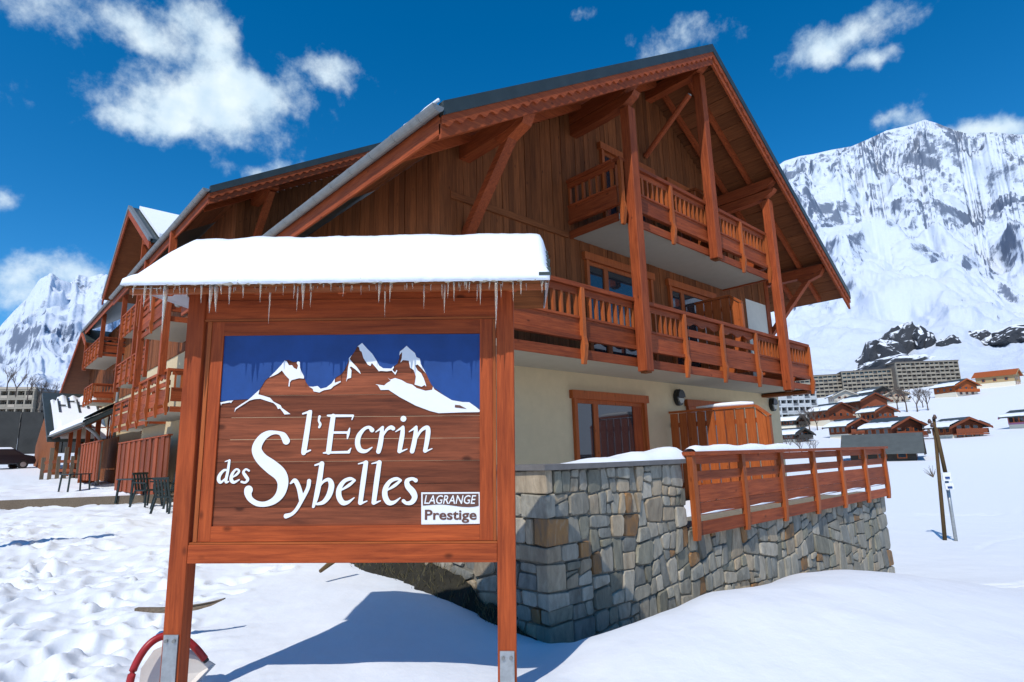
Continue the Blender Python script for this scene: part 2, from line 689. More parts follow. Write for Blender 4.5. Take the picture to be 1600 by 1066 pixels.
# ------------------------------------------------------------------ snow ground
# surveyed spot heights: right, forward, height relative to the eye
SPOTS = [(-1.0, 3.95, -1.47), (.05, 4.05, -1.46), (-1.8, 3.9, -1.45), (-3.6, 4.5, -1.45), (-2.0, 5.5, -1.42), (-1.3, 7.0, -1.38), (-.7, 6.2, -1.45), (-.25, 5.4, -1.52),
         (.30, 5.75, -1.66), (.10, 5.2, -1.60), (.55, 5.0, -1.42), (.9, 5.3, -1.40), (1.2, 5.65, -1.42), (1.9, 6.4, -1.45), (3.0, 7.4, -1.55), (4.4, 8.75, -1.79), (6.25, 10.5, -2.28),
         (.9, 5.95, -1.75), (2.0, 7.0, -1.95), (5.0, 10.0, -2.5), (7.4, 12.4, -2.8),
         (.5, 4.3, -1.45), (1.5, 4.2, -1.42), (2.5, 4.2, -1.42), (3.3, 4.2, -1.46), (5.0, 6.0, -1.6), (7.0, 8.0, -1.95), (9.0, 10.5, -2.55),
         (9.4, 13.2, -2.95), (10.6, 13.1, -2.95), (14, 18, -3.2), (17, 24.5, -3.5), (22, 22, -3.4), (28, 40, -3.6), (25, 41, -3.5), (33, 38, -3.5),
         (52, 85, -2.2), (60, 80, -2.0), (70, 70, -1.6),
         (-5, 9, -1.35), (-9, 12, -1.25), (-2.5, 10, -1.3), (-6, 16, -1.12), (-11, 19, -1.0), (-18, 21, -1.15), (-16, 27, -.75), (-30, 40, -.25), (-38, 36, -.2), (-34, 50, .3), (-12, 40, -.9),
         (-60, 72, 1.8), (-150, 165, 10), (-300, 330, 34), (-220, 190, 15),
         (83, 112, 1.35), (95, 125, 2.0), (75, 130, .8), (110, 100, 2.5), (160, 255, 19.5), (178, 215, 17.5), (255, 405, 37.5), (300, 350, 40), (320, 300, 42), (225, 430, 37.5),
         (0, 15, -1.4), (0, 60, -.5), (0, 200, 9), (0, 420, 34),
         (0, 1.2, -1.5), (1.2, 1, -1.48), (-1.2, 1, -1.5), (2.2, 2, -1.45), (-2.2, 2.2, -1.48), (0, 2.5, -1.47), (5, 1, -1.5), (-5, 1, -1.5), (20, 3, -2.5), (-20, 3, -1.4), (80, 5, -3), (-80, 5, 0),
         (300, 30, 20), (-300, 30, 25)]
for a_, s_ in ((180, 1), (-180, 1), (130, 1), (-130, 1)):
    for r0, z0 in ((1.2, -1.5), (5, -1.5), (25, -1.6), (120, 0), (480, 25)):
        SPOTS.append((r0 * math.sin(R(a_)), r0 * math.cos(R(a_)), z0))
SP = np.array(SPOTS)
_sr = np.hypot(SP[:, 0], SP[:, 1])
_sa = np.arctan2(SP[:, 0], SP[:, 1])
_kx = np.stack([_sa * 2.0, np.log(_sr)], 1)


def _tps(d):
    return np.where(d > 1e-9, d * d * np.log(np.maximum(d, 1e-9)), 0)


_n = len(SP)
_A = np.zeros((_n + 3, _n + 3))
_A[:_n, :_n] = _tps(np.hypot(_kx[:, None, 0] - _kx[None, :, 0], _kx[:, None, 1] - _kx[None, :, 1])) + np.eye(_n) * .004
_A[:_n, _n] = 1
_A[:_n, _n + 1:] = _kx
_A[_n:, :_n] = _A[:_n, _n:].T
_sol = np.linalg.solve(_A, np.concatenate([SP[:, 2] / _sr, np.zeros(3)]))


# trodden snow: rows of boot prints and kicked-up clods
PRINTS = []
for tr in range(13):
    px_, py_ = rng.uniform(-7, -2.9), rng.uniform(3.6, 7)
    hd = rng.uniform(-.75, .35)
    for k_ in range(rng.randint(12, 24)):
        sd = .13 if k_ % 2 else -.13
        PRINTS.append((px_ + sd * math.cos(hd) + rng.uniform(-.05, .05), py_ - sd * math.sin(hd), rng.uniform(.10, .17), rng.uniform(.06, .12)))
        hd += rng.uniform(-.12, .12)
        px_ += math.sin(hd) * .55
        py_ += math.cos(hd) * .55
for k_ in range(330):
    yy = 3.4 + 14 * rng.random() ** 1.5
    PRINTS.append((rng.uniform(-1.0 * yy, -.5 * yy - .2), yy, rng.uniform(.05, .2), rng.uniform(-.05, .05)))


def footprints(x, y):
    out = np.zeros_like(x)
    r2 = np.hypot(x, y)
    sel = (r2 < 30) & (x < .5)
    xs_, ys_ = x[sel], y[sel]
    acc_ = np.zeros_like(xs_)
    for (a, b, w, d_) in PRINTS:
        m_ = (np.abs(xs_ - a) < 3 * w) & (np.abs(ys_ - b) < 3 * w)
        if m_.any():
            q_ = ((xs_[m_] - a) ** 2 + (ys_[m_] - b) ** 2) / (w * w)
            acc_[m_] += -d_ * np.exp(-q_ ** 1.5) + .35 * d_ * np.exp(-(np.sqrt(q_) - 1.35) ** 2 / .12)
    out[sel] = acc_
    return out


# ski and snowmobile tracks across the lower field, and near grooves put in for a shadow band: right/forward plan points, half width, depth
GROOVES = [([(8.3, 12.9), (8.9, 12.6), (9.7, 12.75), (10.4, 13.1), (11.2, 13.0), (12.6, 13.6)], .12, .05), ([(9.6, 13.6), (10.6, 13.4), (11.6, 13.9), (13, 14)], .10, .04),
          ([(21, 32), (24, 31), (29, 33), (36, 31)], .14, .06), ([(21.2, 32.6), (24.1, 31.6), (29.1, 33.6), (36, 31.6)], .14, .06), ([(14.5, 19.5), (16.5, 21.4), (19, 23), (23, 23.6)], .10, .04)]


def grooves(x, y):
    out = np.zeros_like(x)
    for pts_, hw_, dp_ in GROOVES:
        for (ax, ay), (bx, by) in zip(pts_[:-1], pts_[1:]):
            m_ = (x > min(ax, bx) - 2) & (x < max(ax, bx) + 2) & (y > min(ay, by) - 2) & (y < max(ay, by) + 2)
            if not m_.any():
                continue
            xx, yy = x[m_], y[m_]
            t_ = np.clip(((xx - ax) * (bx - ax) + (yy - ay) * (by - ay)) / ((bx - ax) ** 2 + (by - ay) ** 2), 0, 1)
            dd = np.hypot(xx - ax - t_ * (bx - ax), yy - ay - t_ * (by - ay)) * (1 + .5 * fbm(xx * 1.7, yy * 1.7, 2))
            q_ = -dp_ * np.exp(-(dd / hw_) ** 4) + .25 * dp_ * np.exp(-((dd - 1.5 * hw_) / (.4 * hw_)) ** 2)
            cur = out[m_]
            out[m_] = np.where(np.abs(q_) > np.abs(cur), q_, cur)
    return out


def ground_xy(x, y):
    x, y = np.asarray(x, float), np.asarray(y, float)
    r = np.maximum(np.hypot(x, y), .3)
    a, lr = np.arctan2(x, y) * 2.0, np.log(r)
    s = _sol[_n] + _sol[_n + 1] * a + _sol[_n + 2] * lr
    for i in range(_n):
        s = s + _sol[i] * _tps(np.hypot(a - _kx[i, 0], lr - _kx[i, 1]))
    z = s * r
    # trampled, lumpy snow on the left, smooth wind crust on the right
    left = 1 / (1 + np.exp(np.clip((x + .46 * y + .35) * 2.4, -50, 50))) * np.clip((60 - r) / 30, 0, 1)
    z = z + .006 * fbm(x * 2.6 + 9, y * 1.1, 4) * np.clip((40 - r) / 20, 0, 1)
    z = z + left * (.09 * fbm(x * .8, y * .8, 4) + .03 * np.abs(fbm(x * 3.1 + 5, y * 3.1, 5, .6)) - .015)
    if x.ndim > 1:
        z = z + footprints(x, y) + grooves(x, y)
    z = z + .018 * fbm(x * .7 + 40, y * .7, 3) * np.clip(r / 4, 0, 1) * np.clip((90 - r) / 30, 0, 1)
    return z


def ground(u, v):
    x, y = u * math.sin(YAW) - v * math.cos(YAW), u * math.cos(YAW) + v * math.sin(YAW)
    return float(ground_xy(np.array([x]), np.array([y]))[0])


def polar_sheet(name, az, rr, zf, mat, kind='structure', attr=None):
    A, RR = np.meshgrid(np.radians(az), rr, indexing='ij')
    X, Y = RR * np.sin(A), RR * np.cos(A)
    Z = zf(X, Y, A, RR)
    U = X * math.sin(YAW) + Y * math.cos(YAW)
    V = -X * math.cos(YAW) + Y * math.sin(YAW)
    co = np.stack([U, V, Z], -1).reshape(-1, 3)
    na, nr = len(az), len(rr)
    i = np.arange(na - 1)[:, None] * nr + np.arange(nr - 1)[None, :]
    q = np.stack([i, i + nr, i + nr + 1, i + 1], -1).reshape(-1, 4)
    me = bpy.data.meshes.new(name)
    me.vertices.add(len(co))
    me.vertices.foreach_set('co', co.ravel())
    me.loops.add(q.size)
    me.loops.foreach_set('vertex_index', q.ravel())
    me.polygons.add(len(q))
    me.polygons.foreach_set('loop_start', np.arange(0, q.size, 4))
    me.polygons.foreach_set('use_smooth', np.ones(len(q), bool))
    me.update(calc_edges=True)
    me.validate()
    me.materials.append(mat)
    o = bpy.data.objects.new(name, me)
    COL.objects.link(o)
    if attr is not None:
        at = me.attributes.new('rock', 'FLOAT', 'POINT')
        at.data.foreach_set('value', attr(X, Y, A, RR, Z).ravel().astype(np.float32))
    o['kind'] = kind
    return o


az_g = np.concatenate([np.arange(-180, -60, 4.), np.arange(-60, 60, .22), np.arange(60, 180.1, 4.)])
rr_g = np.concatenate([np.geomspace(.35, 2.5, 60), np.geomspace(2.53, 40, 520), np.geomspace(41, 520, 70)])
polar_sheet('snow_ground', az_g, rr_g, lambda X, Y, A, RR: ground_xy(X, Y), SNOW)

# ------------------------------------------------------------------ mountains


def skyline(pts):
    out = []
    for p in pts:
        d = look(*p)
        out.append((math.degrees(math.atan2(d.x, d.y)), d.z / math.hypot(d.x, d.y)))
    return out


RIGHT_SKY = skyline([(1150, 300), (1190, 278), (1225, 252), (1250, 244), (1270, 241), (1300, 234), (1330, 229), (1360, 216), (1385, 204), (1420, 196), (1445, 187), (1465, 193), (1490, 203), (1515, 210), (1535, 207),
                     (1560, 207), (1585, 210), (1600, 210), (1660, 215), (1720, 240), (1800, 225)])
LEFT_SKY = skyline([(-260, 480), (-160, 470), (-60, 520), (0, 510), (22, 486), (42, 466), (60, 440), (80, 425), (95, 436), (112, 441), (122, 429), (140, 433), (165, 426), (200, 440), (260, 420), (330, 445)])
SK = sorted(LEFT_SKY + [(-15, .20), (0, .24), (12, .27)] + RIGHT_SKY + [(60, .30), (75, .26), (100, .2), (130, .17), (160, .15), (180, .15), (-75, .2), (-100, .22), (-140, .17), (-180, .15)])
SK_A, SK_T = np.array([s[0] for s in SK]), np.array([s[1] for s in SK])


def mountain_z(X, Y, A, RR):
    az = np.degrees(A)
    # nearest spots: hand over from the snow ground at 470 m
    base = ground_xy(470 * np.sin(A), 470 * np.cos(A))
    az_s = az + .12 * fbm(az * 2.2, RR * 0 + 3.3, 3)
    T = np.interp(az_s, SK_A, SK_T)
    t = np.clip((RR - 470) / (2300 - 470), 0, 1.4)
    left = az < 5
    shape = np.where(left, np.clip(t, 0, 1) ** 1.25, .10 * np.clip(t * 5, 0, 1) ** 2 * 0 + np.clip(t, 0, 1) ** 1.18)
    H = T * 2300
    z = base + (H - base) * shape
    amp = np.clip(t * 1.8, 0, 1) * np.clip((1.4 - t) / .15, 0, 1)
    # spurs and gullies running down the face, warped so that they branch
    lat = A * 1500.
    wx, wy = 90 * fbm(X / 420 + 5, Y / 420, 4), 120 * fbm(X / 420 - 8, Y / 420 + 2, 4)
    big = ridged((lat + wx) / 430 + 3.2, (RR + wy) / 1500 + 1, 3, .45) - 1.0
    mid = ridged((lat + 1.3 * wx) / 150 + 7, (RR + wy) / 520 - 4, 4, .5) - 1.0
    fine = ridged((lat + 1.5 * wx) / 52 + (RR + wy) / 160, (RR + wy) / 75 - lat / 200, 4, .5) - 1.0
    z = z + amp * (150 * big + 62 * mid * np.clip(.5 + t, 0, 1) + 15 * fine * np.clip(.3 + t, 0, 1)) * np.where(left, .7, .9)
    # lower alp: soft rolling shoulders
    z = z + np.clip(t * 6, 0, 1) * np.clip((.75 - t) / .5, 0, 1) * (20 * fbm(X / 170, Y / 170, 3) + 9 * fbm(X / 55 + 4, Y / 55, 4))
    # beyond the crest everything falls away
    z = np.where(t > 1, z - (RR - 2300) * .55, z)
    tan = np.where(RR > 900, z / RR, -1)
    mx = tan.max(axis=1, keepdims=True)
    corr = T[:, :1] * 0 + np.interp(az[:, :1], SK_A, SK_T) - mx
    k = np.clip((RR - 700) / 1200, 0, 1)
    k = k * k * (3 - 2 * k)
    return z + corr * RR * k


def mountain_rock(X, Y, A, RR, Z):
    t = np.clip((RR - 470) / 1830, 0, 1.3)
    n = fbm(X / 260 + 9, Y / 260, 4)
    n2 = fbm(X / 90 + 2, Y / 90 + 8, 4)
    n3 = fbm(X / 30 + 2, Y / 30 + 8, 3)
    return np.where(t < .10, -.5, np.where(np.degrees(A) < 5, -.04, 0) - .125 + .05 * (t - .45) + .24 * n + .18 * n2 + .13 * n3)


az_m = np.concatenate([np.arange(-180, -46, 2.), np.arange(-46, -32, .07), np.arange(-32, 22, .5), np.arange(22, 46, .055), np.arange(46, 181, 2.)])
rr_m = np.concatenate([np.geomspace(468, 900, 90), np.geomspace(905, 2420, 250), np.geomspace(2450, 3400, 14)])
MOUNT = polar_sheet('mountains', az_m, rr_m, mountain_z, mountain_mat(), attr=mountain_rock)

# ------------------------------------------------------------------ front chalet
# roof geometry of the gable front
UR, ZR = 11.6, 9.12          # ridge
UL, SL_L = 4.0, .617         # left eave, slope
U_R, SL_R = 18.75, .652      # right eave, slope


def roof_z(u, dz=0.):
    return ZR + dz - (SL_L * (UR - u) if u < UR else SL_R * (u - UR))


def barge(parent, v, ua, ub, dz, flip=1):
    """barge boards and metal edge of one rake, from (ua) low to (ub) high, at plane v"""
    za, zb = roof_z(ua, dz), roof_z(ub, dz)
    d = Vector((ub - ua, 0, zb - za))
    L = d.length

    def P(s, h, y):
        return (ua + d.x * s / L, y, za + d.z * s / L + h)
    mk('roof_edge_metal', prism([P(0, .03, v - .05), P(L, .03, v - .05), P(L, -.17, v - .05), P(0, -.17, v - .05)], (0, .10, 0)), METAL_ROOF, parent)
    lower = prism([P(0, -.26, v), P(L, -.26, v), P(L, -.47, v), P(0, -.47, v)], (0, .05, 0))
    mk('barge_board', lower, wood('red', 0), parent)
    n = int(L / .24)
    pts = [P(0, -.15, v - .03), P(L, -.15, v - .03)]
    for i in range(n, 0, -1):
        for k in range(6):
            f = k / 6
            s = L * (i - f) / n
            pts.append(P(s, -.315 + .032 * math.cos(2 * math.pi * f), v - .03))
    pts.append(P(0, -.285, v - .03))
    mk('scalloped_board', prism(pts, (0, .028, 0)), wood('red', 0), parent)


def gutter(parent, u, z, v0, v1, snow=True):
    prof = []
    for k in range(9):
        a = math.pi + math.pi * k / 8
        prof.append((math.cos(a) * .085, math.sin(a) * .085))
    for k in range(8, -1, -1):
        a = math.pi + math.pi * k / 8
        prof.append((math.cos(a) * .075, math.sin(a) * .075))
    g = mk('gutter', prism([(u + a, v0, z + b) for a, b in prof], (0, v1 - v0, 0)), ZINC, parent, smooth=False)
    cap = [(u + math.cos(math.pi + math.pi * k / 8) * .088, v0 - .004, z + math.sin(math.pi + math.pi * k / 8) * .088) for k in range(9)]
    mk('gutter_end', prism(cap, (0, .004, 0)), ZINC, g)
    y = v0 + .35
    while y < v1:
        st = [(u + a * 1.06, y, z + b * 1.06) for a, b in prof[:9]] + [(u + a * .99, y, z + b * .99) for a, b in prof[8::-1][:9]]
        mk('gutter_bracket', prism(st, (0, .045, 0)), ZINC, g)
        y += .62
    return g


def gable_roof(parent, v0, v1, dz, right=True, purl=True):
    t = .16
    def slope(ua, ub):
        za, zb = roof_z(ua, dz), roof_z(ub, dz)
        return [(ua, v0 + .06, za - .02), (ub, v0 + .06, zb - .02), (ub, v0 + .06, zb - .10), (ua, v0 + .06, za - .10)]
    mk('roof_slope', prism(slope(UL, UR), (0, v1 - v0, 0)), METAL_ROOF, parent)
    if right:
        mk('roof_slope', prism(slope(U_R, UR), (0, v1 - v0, 0)), METAL_ROOF, parent)
    # boarded underside: one board after another along the rake
    for (ua, ub) in ((UL + .04, UR),) + (((U_R - .04, UR),) if right else ()):
        za, zb = roof_z(ua, dz) - .104, roof_z(ub, dz) - .104
        n = 22
        for i in range(n):
            f0, f1 = (i + .02) / n, (i + .98) / n
            ps = [(ua + (ub - ua) * f, v0 + .07, za + (zb - za) * f - h) for f, h in ((f0, 0), (f1, 0), (f1, .025), (f0, .025))]
            mk('soffit_board', prism(ps, (0, min(v1 - v0, 4.0) - .1, 0)), wood('soffit', 1), parent)
    barge(parent, v0, UL, UR, dz)
    if right:
        barge(parent, v0, U_R, UR, dz)
    # rafters under the overhang
    for y in (v0 + .75, v0 + 1.45):
        for ua, ub in ((UL + .25, UR - .1),) + (((U_R - .2, UR + .1),) if right else ()):
            mk('rafter', beam((ua, y, roof_z(ua, dz) - .205), (ub, y, roof_z(ub, dz) - .205), .09, .14), wood('red', 0), parent)
    # fascia under the gutter
    mk('fascia_board', box(UL + .0, UL + .035, v0 + .02, v1, roof_z(UL, dz) - .40, roof_z(UL, dz) - .115), wood('red', 1), parent)
    gutter(parent, UL - .09, roof_z(UL, dz) - .08, v0 - .06, v1)


def cut_spans(z0, z1, holes):
    out, z = [], z0
    for a, b in sorted(holes):
        if a > z:
            out.append((z, min(a, z1)))
        z = max(z, b)
    if z < z1:
        out.append((z, z1))
    return [s for s in out if s[1] - s[0] > .02]


def planks_x(parent, u0, u1, y, ztop, z0, holes, w=.148, kind='clad', th=.03):
    """vertical cladding boards on a wall facing -Y"""
    u = u0
    while u < u1 - .02:
        ub = min(u + w, u1)
        um = (u + ub) / 2
        hs = [(a, b) for (p, q, a, b) in holes if p < um < q]
        for a, b in cut_spans(z0, min(ztop(u), ztop(ub)), hs):
            o = rng.uniform(0, .012)
            mk('cladding_board', box(u + .004, ub - .004, y - th - o, y, a, b), wood(kind, 2), parent)
        u = ub


def window_x(parent, u0, u1, z0, z1, y, label=None, split=.28, shutter=.16):
    """timber french window in a wall facing -Y: frame, two lights and a side panel"""
    fw = .085
    fr_ = mk('window', [box(u0, u0 + fw, y - .07, y + .06, z0, z1 - fw), box(u1 - fw, u1, y - .07, y + .06, z0, z1 - fw), box(u0 - .06, u1 + .06, y - .09, y + .06, z1 - fw, z1 + .07)], wood('orange', 2), parent)
    if label:
        fr_['label'] = label
    a, b = u0 + fw, u1 - fw
    ms = a + (b - a) * split
    mk('sash', [box(a, b, y - .02, y + .04, z1 - fw - .08, z1 - fw), box(a, a + .05, y - .02, y + .04, z0, z1 - fw - .08), box(ms - .09, ms + .05, y - .025, y + .04, z0, z1 - fw - .08),
                box(b - .05, b, y - .02, y + .04, z0, z1 - fw - .08)], wood('orange', 2), fr_)
    sh0 = b - (b - a) * shutter
    mk('pane', box(a + .05, ms - .09, y + .005, y + .012, z0, z1 - fw - .08), WINDOW, fr_)
    mk('pane', box(ms + .05, sh0, y + .005, y + .012, z0, z1 - fw - .08), WINDOW, fr_)
    mk('side_panel', box(sh0, b - .05, y - .01, y + .03, z0, z1 - fw - .08), wood('red', 2), fr_)
    return fr_


def rail_bay(bal, mp, s0, s1, zb, kind, proto):
    """one bay of a railing between two stiles; mp maps (along, outward, z)"""
    def B(name, a, b, n0, n1, z0, z1, m, par=bal):
        p, q = mp(a, n0, z0), mp(b, n1, z1)
        return mk(name, box(p[0], q[0], p[1], q[1], p[2], q[2]), m, par)
    ax = 0 if abs(mp(1, 0, 0)[0] - mp(0, 0, 0)[0]) > .5 else 1
    red = wood('red', ax)
    B('fringe_board', s0, s1, -.035, .0, zb, zb + .155, red)
    if kind == 'baluster':
        B('panel_board', s0, s1, -.035, 0, zb + .37, zb + .65, red)
        B('ledge', s0, s1, -.055, .035, zb + .30, zb + .365, red)
        B('middle_rail', s0, s1, -.045, .025, zb + .652, zb + .69, red)
        B('top_board', s0, s1, -.035, 0, zb + 1.05, zb + 1.16, red)
        n = max(2, int(round((s1 - s0) / .168)))
        for i in range(n):
            s = s0 + (s1 - s0) * (i + .5) / n
            c = Vector(mp(s, -.02, zb + .69))
            if proto.get('o') is None:
                p, q = mp(s - .022, -.05, zb + .69), mp(s + .022, .012, zb + 1.05)
                proto['o'] = mk('baluster', box(p[0], q[0], p[1], q[1], p[2], q[2]), wood('orange', 2), bal)
                proto['c'] = c
            else:
                dup(proto['o'], c - proto['c'], bal)
    else:
        for a, b in ((.26, .46), (.465, .68), (.76, .90)):
            B('rail_board', s0, s1, -.035, 0, zb + a, zb + b, red)
        n = 24
        pts = [mp(s0, -.03, zb + 1.15), mp(s1, -.03, zb + 1.15)]
        for i in range(n, -1, -1):
            s = s0 + (s1 - s0) * i / n
            pts.append(mp(s, -.03, zb + 1.01 + .035 * math.cos(2 * math.pi * i / 8)))
        e = Vector(mp(s0, 0, zb)) - Vector(mp(s0, -.03, zb))
        mk('scalloped_rail_board', prism(pts, e), red, bal)


def balcony(parent, mp, s0, s1, zb, depth, stiles, kinds, slab=True, name='balcony', ret0=None, ret1=None, snow=False):
    """projecting balcony; front line at outward 0, wall at -depth"""
    p, q = mp(s0, -depth, zb + .035), mp(s1, -.04, zb + .14)
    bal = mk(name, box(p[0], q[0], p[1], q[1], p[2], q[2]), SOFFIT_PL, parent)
    ax = 0 if abs(mp(1, 0, 0)[0] - mp(0, 0, 0)[0]) > .5 else 1
    p, q = mp(s0 - .04, -.10, zb + 1.165), mp(s1 + .04, .06, zb + 1.235)
    mk('top_rail', box(p[0], q[0], p[1], q[1], p[2], q[2]), wood('red', ax), bal)
    proto = {}
    xs = [s0] + list(stiles) + [s1]
    for i in range(len(xs) - 1):
        rail_bay(bal, mp, xs[i], xs[i + 1], zb, kinds[i % len(kinds)], proto)
    for s in xs:
        # stiles with a curved lower end
        ps = [(.0, 1.165), (.075, 1.165), (.075, .35), (.105, .22), (.085, .08), (.05, -.09), (.0, -.09)]
        pts = [mp(s - .04, n + .001, zb + z) for n, z in ps]
        e = Vector(mp(s + .04, 0, 0)) - Vector(mp(s - .04, 0, 0))
        mk('stile', prism(pts, e), wood('orange', 2), bal)
    # returns towards the wall
    for rs, sd in ((ret0, -1), (ret1, 1)):
        if rs is None:
            continue
        sr = s0 if sd < 0 else s1
        mp2 = (lambda f, sr, sd: (lambda s, n, z: f(sr + sd * (n + .04), -s, z)))(mp, sr, sd)
        pr = {}
        rail_bay(bal, mp2, .06, depth, zb, rs, pr)
        p, q = mp2(.10, -.10, zb + 1.165), mp2(depth, .04, zb + 1.23)
        mk('top_rail', box(p[0], q[0], p[1], q[1], p[2], q[2]), wood('red', 1 - ax), bal)
    return bal


def screen_y(name, label, u, v0, v1, z0, z1, own=True, parent=None, group=None):
    """privacy screen of upright boards standing out from the facade, with a clipped front corner"""
    root = thing(name, label, 'screen', (u, (v0 + v1) / 2, z0), group=group) if own else parent
    n = max(4, int(round((v1 - v0) / .215)))
    for i in range(n):
        a, b = v0 + (v1 - v0) * i / n, v0 + (v1 - v0) * (i + 1) / n
        za = z1 - .05
        zb_ = z1 - .05
        if i == 0:
            za = z1 - .24
        mk('board', prism([(u - .03, a + .016, z0), (u - .03, b - .016, z0), (u - .03, b - .016, zb_), (u - .03, a + .016, za)], (.03, 0, 0)), wood('orange', 2), root)
    mk('back_rail', [box(u, u + .05, v0, v1, z0 + .25, z0 + .35), box(u, u + .05, v0 + .2, v1, z1 - .35, z1 - .25)], wood('red', 1), root)
    mk('edge_post', box(u - .045, u + .05, v0 - .06, v0 - .002, z0, z1 - .24), wood('orange', 2), root)
    mk('cap', [beam((u, v0 + .21, z1 - .015), (u, v1, z1 - .015), .11, .045), beam((u, v0 - .06, z1 - .235), (u, v0 + .21, z1 - .015), .11, .045)], wood('orange', 1), root)
    return root


chalet = thing('chalet', 'large wooden alpine chalet with balconies and a gable, behind the stone wall', 'chalet', (11.3, 11.5, -1.0))
VW = 7.28
GW = [(8.25, 10.56, -1.0, 1.12), (12.22, 14.4, -1.0, 1.12)]
# plastered ground floor, laid round the openings
for a, b in ((5.3, 8.25), (10.56, 12.22), (14.4, 17.28)):
    mk('wall', box(a, b, VW, VW + .3, -1.3, 1.72), PLASTER, chalet)
for a, b, c, d in GW:
    mk('wall', box(a, b, VW, VW + .3, 1.12, 1.72), PLASTER, chalet)
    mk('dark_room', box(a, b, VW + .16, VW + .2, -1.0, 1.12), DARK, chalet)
mk('wall', box(16.98, 17.28, VW + .3, 16, -1.3, 4.3), PLASTER, chalet)
mk('wall', box(5.3, 5.6, VW + .3, 17.0, -1.3, 1.72), PLASTER, chalet)
window_x(chalet, 8.25, 10.56, -1.0, 1.12, VW, 'wide french window on the ground floor')
window_x(chalet, 12.22, 14.4, -1.0, 1.12, VW, 'french window behind the ground floor screen')
# timber upper storeys
UPW = [(8.78, 11.1, 1.72, 3.93), (11.78, 13.9, 1.72, 3.93), (9.5, 11.45, 4.42, 6.6), (12.1, 13.6, 4.42, 6.6)]
mk('wall', [prism([(5.32, VW + .06, 1.72), (15.8, VW + .06, 1.72), (15.8, VW + .06, roof_z(15.8) - .2), (UR, VW + .06, ZR - .2), (5.32, VW + .06, roof_z(5.32) - .2)], (0, .2, 0))], DARK, chalet)
planks_x(chalet, 5.42, 15.78, VW, lambda u: roof_z(u) - .16, 1.72, UPW)
planks_x(chalet, 15.78, 17.2, VW, lambda u: roof_z(u) - .16, 4.2, [])
mk('wall', box(15.8, 17.06, VW - .03, VW + .25, 1.72, 4.2), WHITE_PL, chalet)
mk('corner_post', box(17.06, 17.3, VW - .06, VW + .2, 1.72, roof_z(17.2) - .16), wood('red', 2), chalet)
mk('corner_post', box(5.2, 5.42, VW - .07, VW + .15, 1.55, roof_z(5.3) - .16), wood('clad', 2), chalet)
mk('ledge_board', box(5.42, 8.3, VW - .085, VW - .02, 4.19, 4.31), wood('clad', 0), chalet)
for i, (a, b, c, d) in enumerate(UPW):
    window_x(chalet, a, b, c, d, VW - .035, ['french window on the middle balcony', 'balcony window behind the middle screen', 'window on the top balcony', 'top balcony window beside the ridge post'][i])
# long side wall under the left eave
v = VW + .16
while v < 17.0:
    o = rng.uniform(0, .012)
    mk('cladding_board', box(5.3 - .03 - o, 5.3, v + .004, v + .176, 1.72, roof_z(5.3) - .16), wood('clad', 2), chalet)
    v += .18
gable_roof(chalet, 5.5, 17.6, 0)
# purlins with shaped ends and their braces
for u in (5.75, 8.65, 11.6, 14.63, 17.35):
    z = roof_z(u) - .40
    mk('purlin', prism([(u - .11, 5.62, z + .13), (u - .11, VW + .1, z + .13), (u - .11, VW + .1, z - .15), (u - .11, 6.1, z - .15), (u - .11, 5.85, z - .11), (u - .11, 5.7, z - .02), (u - .11, 5.62, z + .04)], (.22, 0, 0)), wood('red', 1), chalet)
    if u in (5.75, 17.35):
        mk('brace', prism([(u - .09, VW - .04, z - 1.45), (u - .09, VW - .04, z - 1.65), (u - .09, 5.95, z - .17), (u - .09, 6.1, z - .15)], (.18, 0, 0)), wood('red', 1), chalet)
        mk('brace_arm', prism([(u - .1, 5.62, z - .0), (u - .1, 6.35, z - .17), (u - .1, 6.2, z - .32), (u - .1, 5.72, z - .17)], (.2, 0, 0)), wood('red', 1), chalet)
mk('strut', tube([(11.25, VW - .05, 6.95), (11.25, 5.95, 7.95)], .065, 8), wood('red', 1), chalet)
mk('strut_cap', tube([(11.25, 5.95, 7.95), (11.25, 5.93, 7.967)], .05, 8), ZINC, chalet)
for u in (8.65, 14.63):
    z = roof_z(u) - .62
    mk('bracket_beam', prism([(u - .1, 5.62, z + .05), (u - .1, VW, z + .05), (u - .1, VW, z - .18), (u - .1, 6.4, z - .18), (u - .1, 5.9, z - .14), (u - .1, 5.68, z - .03)], (.2, 0, 0)), wood('red', 1), chalet)
# the three tall posts
for u, z0, z1 in ((8.66, 1.40, roof_z(8.66) - .82), (11.62, 4.10, roof_z(11.62) - .55), (14.63, 1.40, roof_z(14.63) - .82)):
    mk('post', box(u - .11, u + .11, 5.78, 5.975, z0, z1), wood('red', 2), chalet, bevel=.012)
    mk('post_shoe', box(u - .07, u + .07, 5.81, 5.945, z0 - .03, z0 - .001), wood('clad', 2), chalet)
front = lambda s, n, z: (s, 6.0 - n, z)
balcony(chalet, front, 5.35, 16.38, 1.5, VW - 6.0, [7.11, 8.66, 10.19, 11.69, 13.28, 14.63], ['baluster', 'baluster', 'baluster', 'board', 'board', 'baluster', 'baluster'], ret1='baluster')
balcony(chalet, front, 8.42, 14.5, 4.2, VW - 6.0, [8.72, 10.09, 11.62, 13.1], ['baluster'], ret0='baluster', ret1='baluster')
screen_y('', '', 13.0, 6.12, VW - .04, 1.75, 3.62, own=False, parent=chalet)
screen_y('', '', 11.9, 6.15, VW - .04, 4.45, 6.02, own=False, parent=chalet)
mk('soffit_trim', box(16.2, 16.55, 6.05, VW + .1, 1.43, 1.5), wood('clad', 1), chalet)
screen_y('privacy_screen', 'orange board privacy screen with snow on its cap, on the terrace', 11.5, 5.1, VW - .02, -1.0, .88)
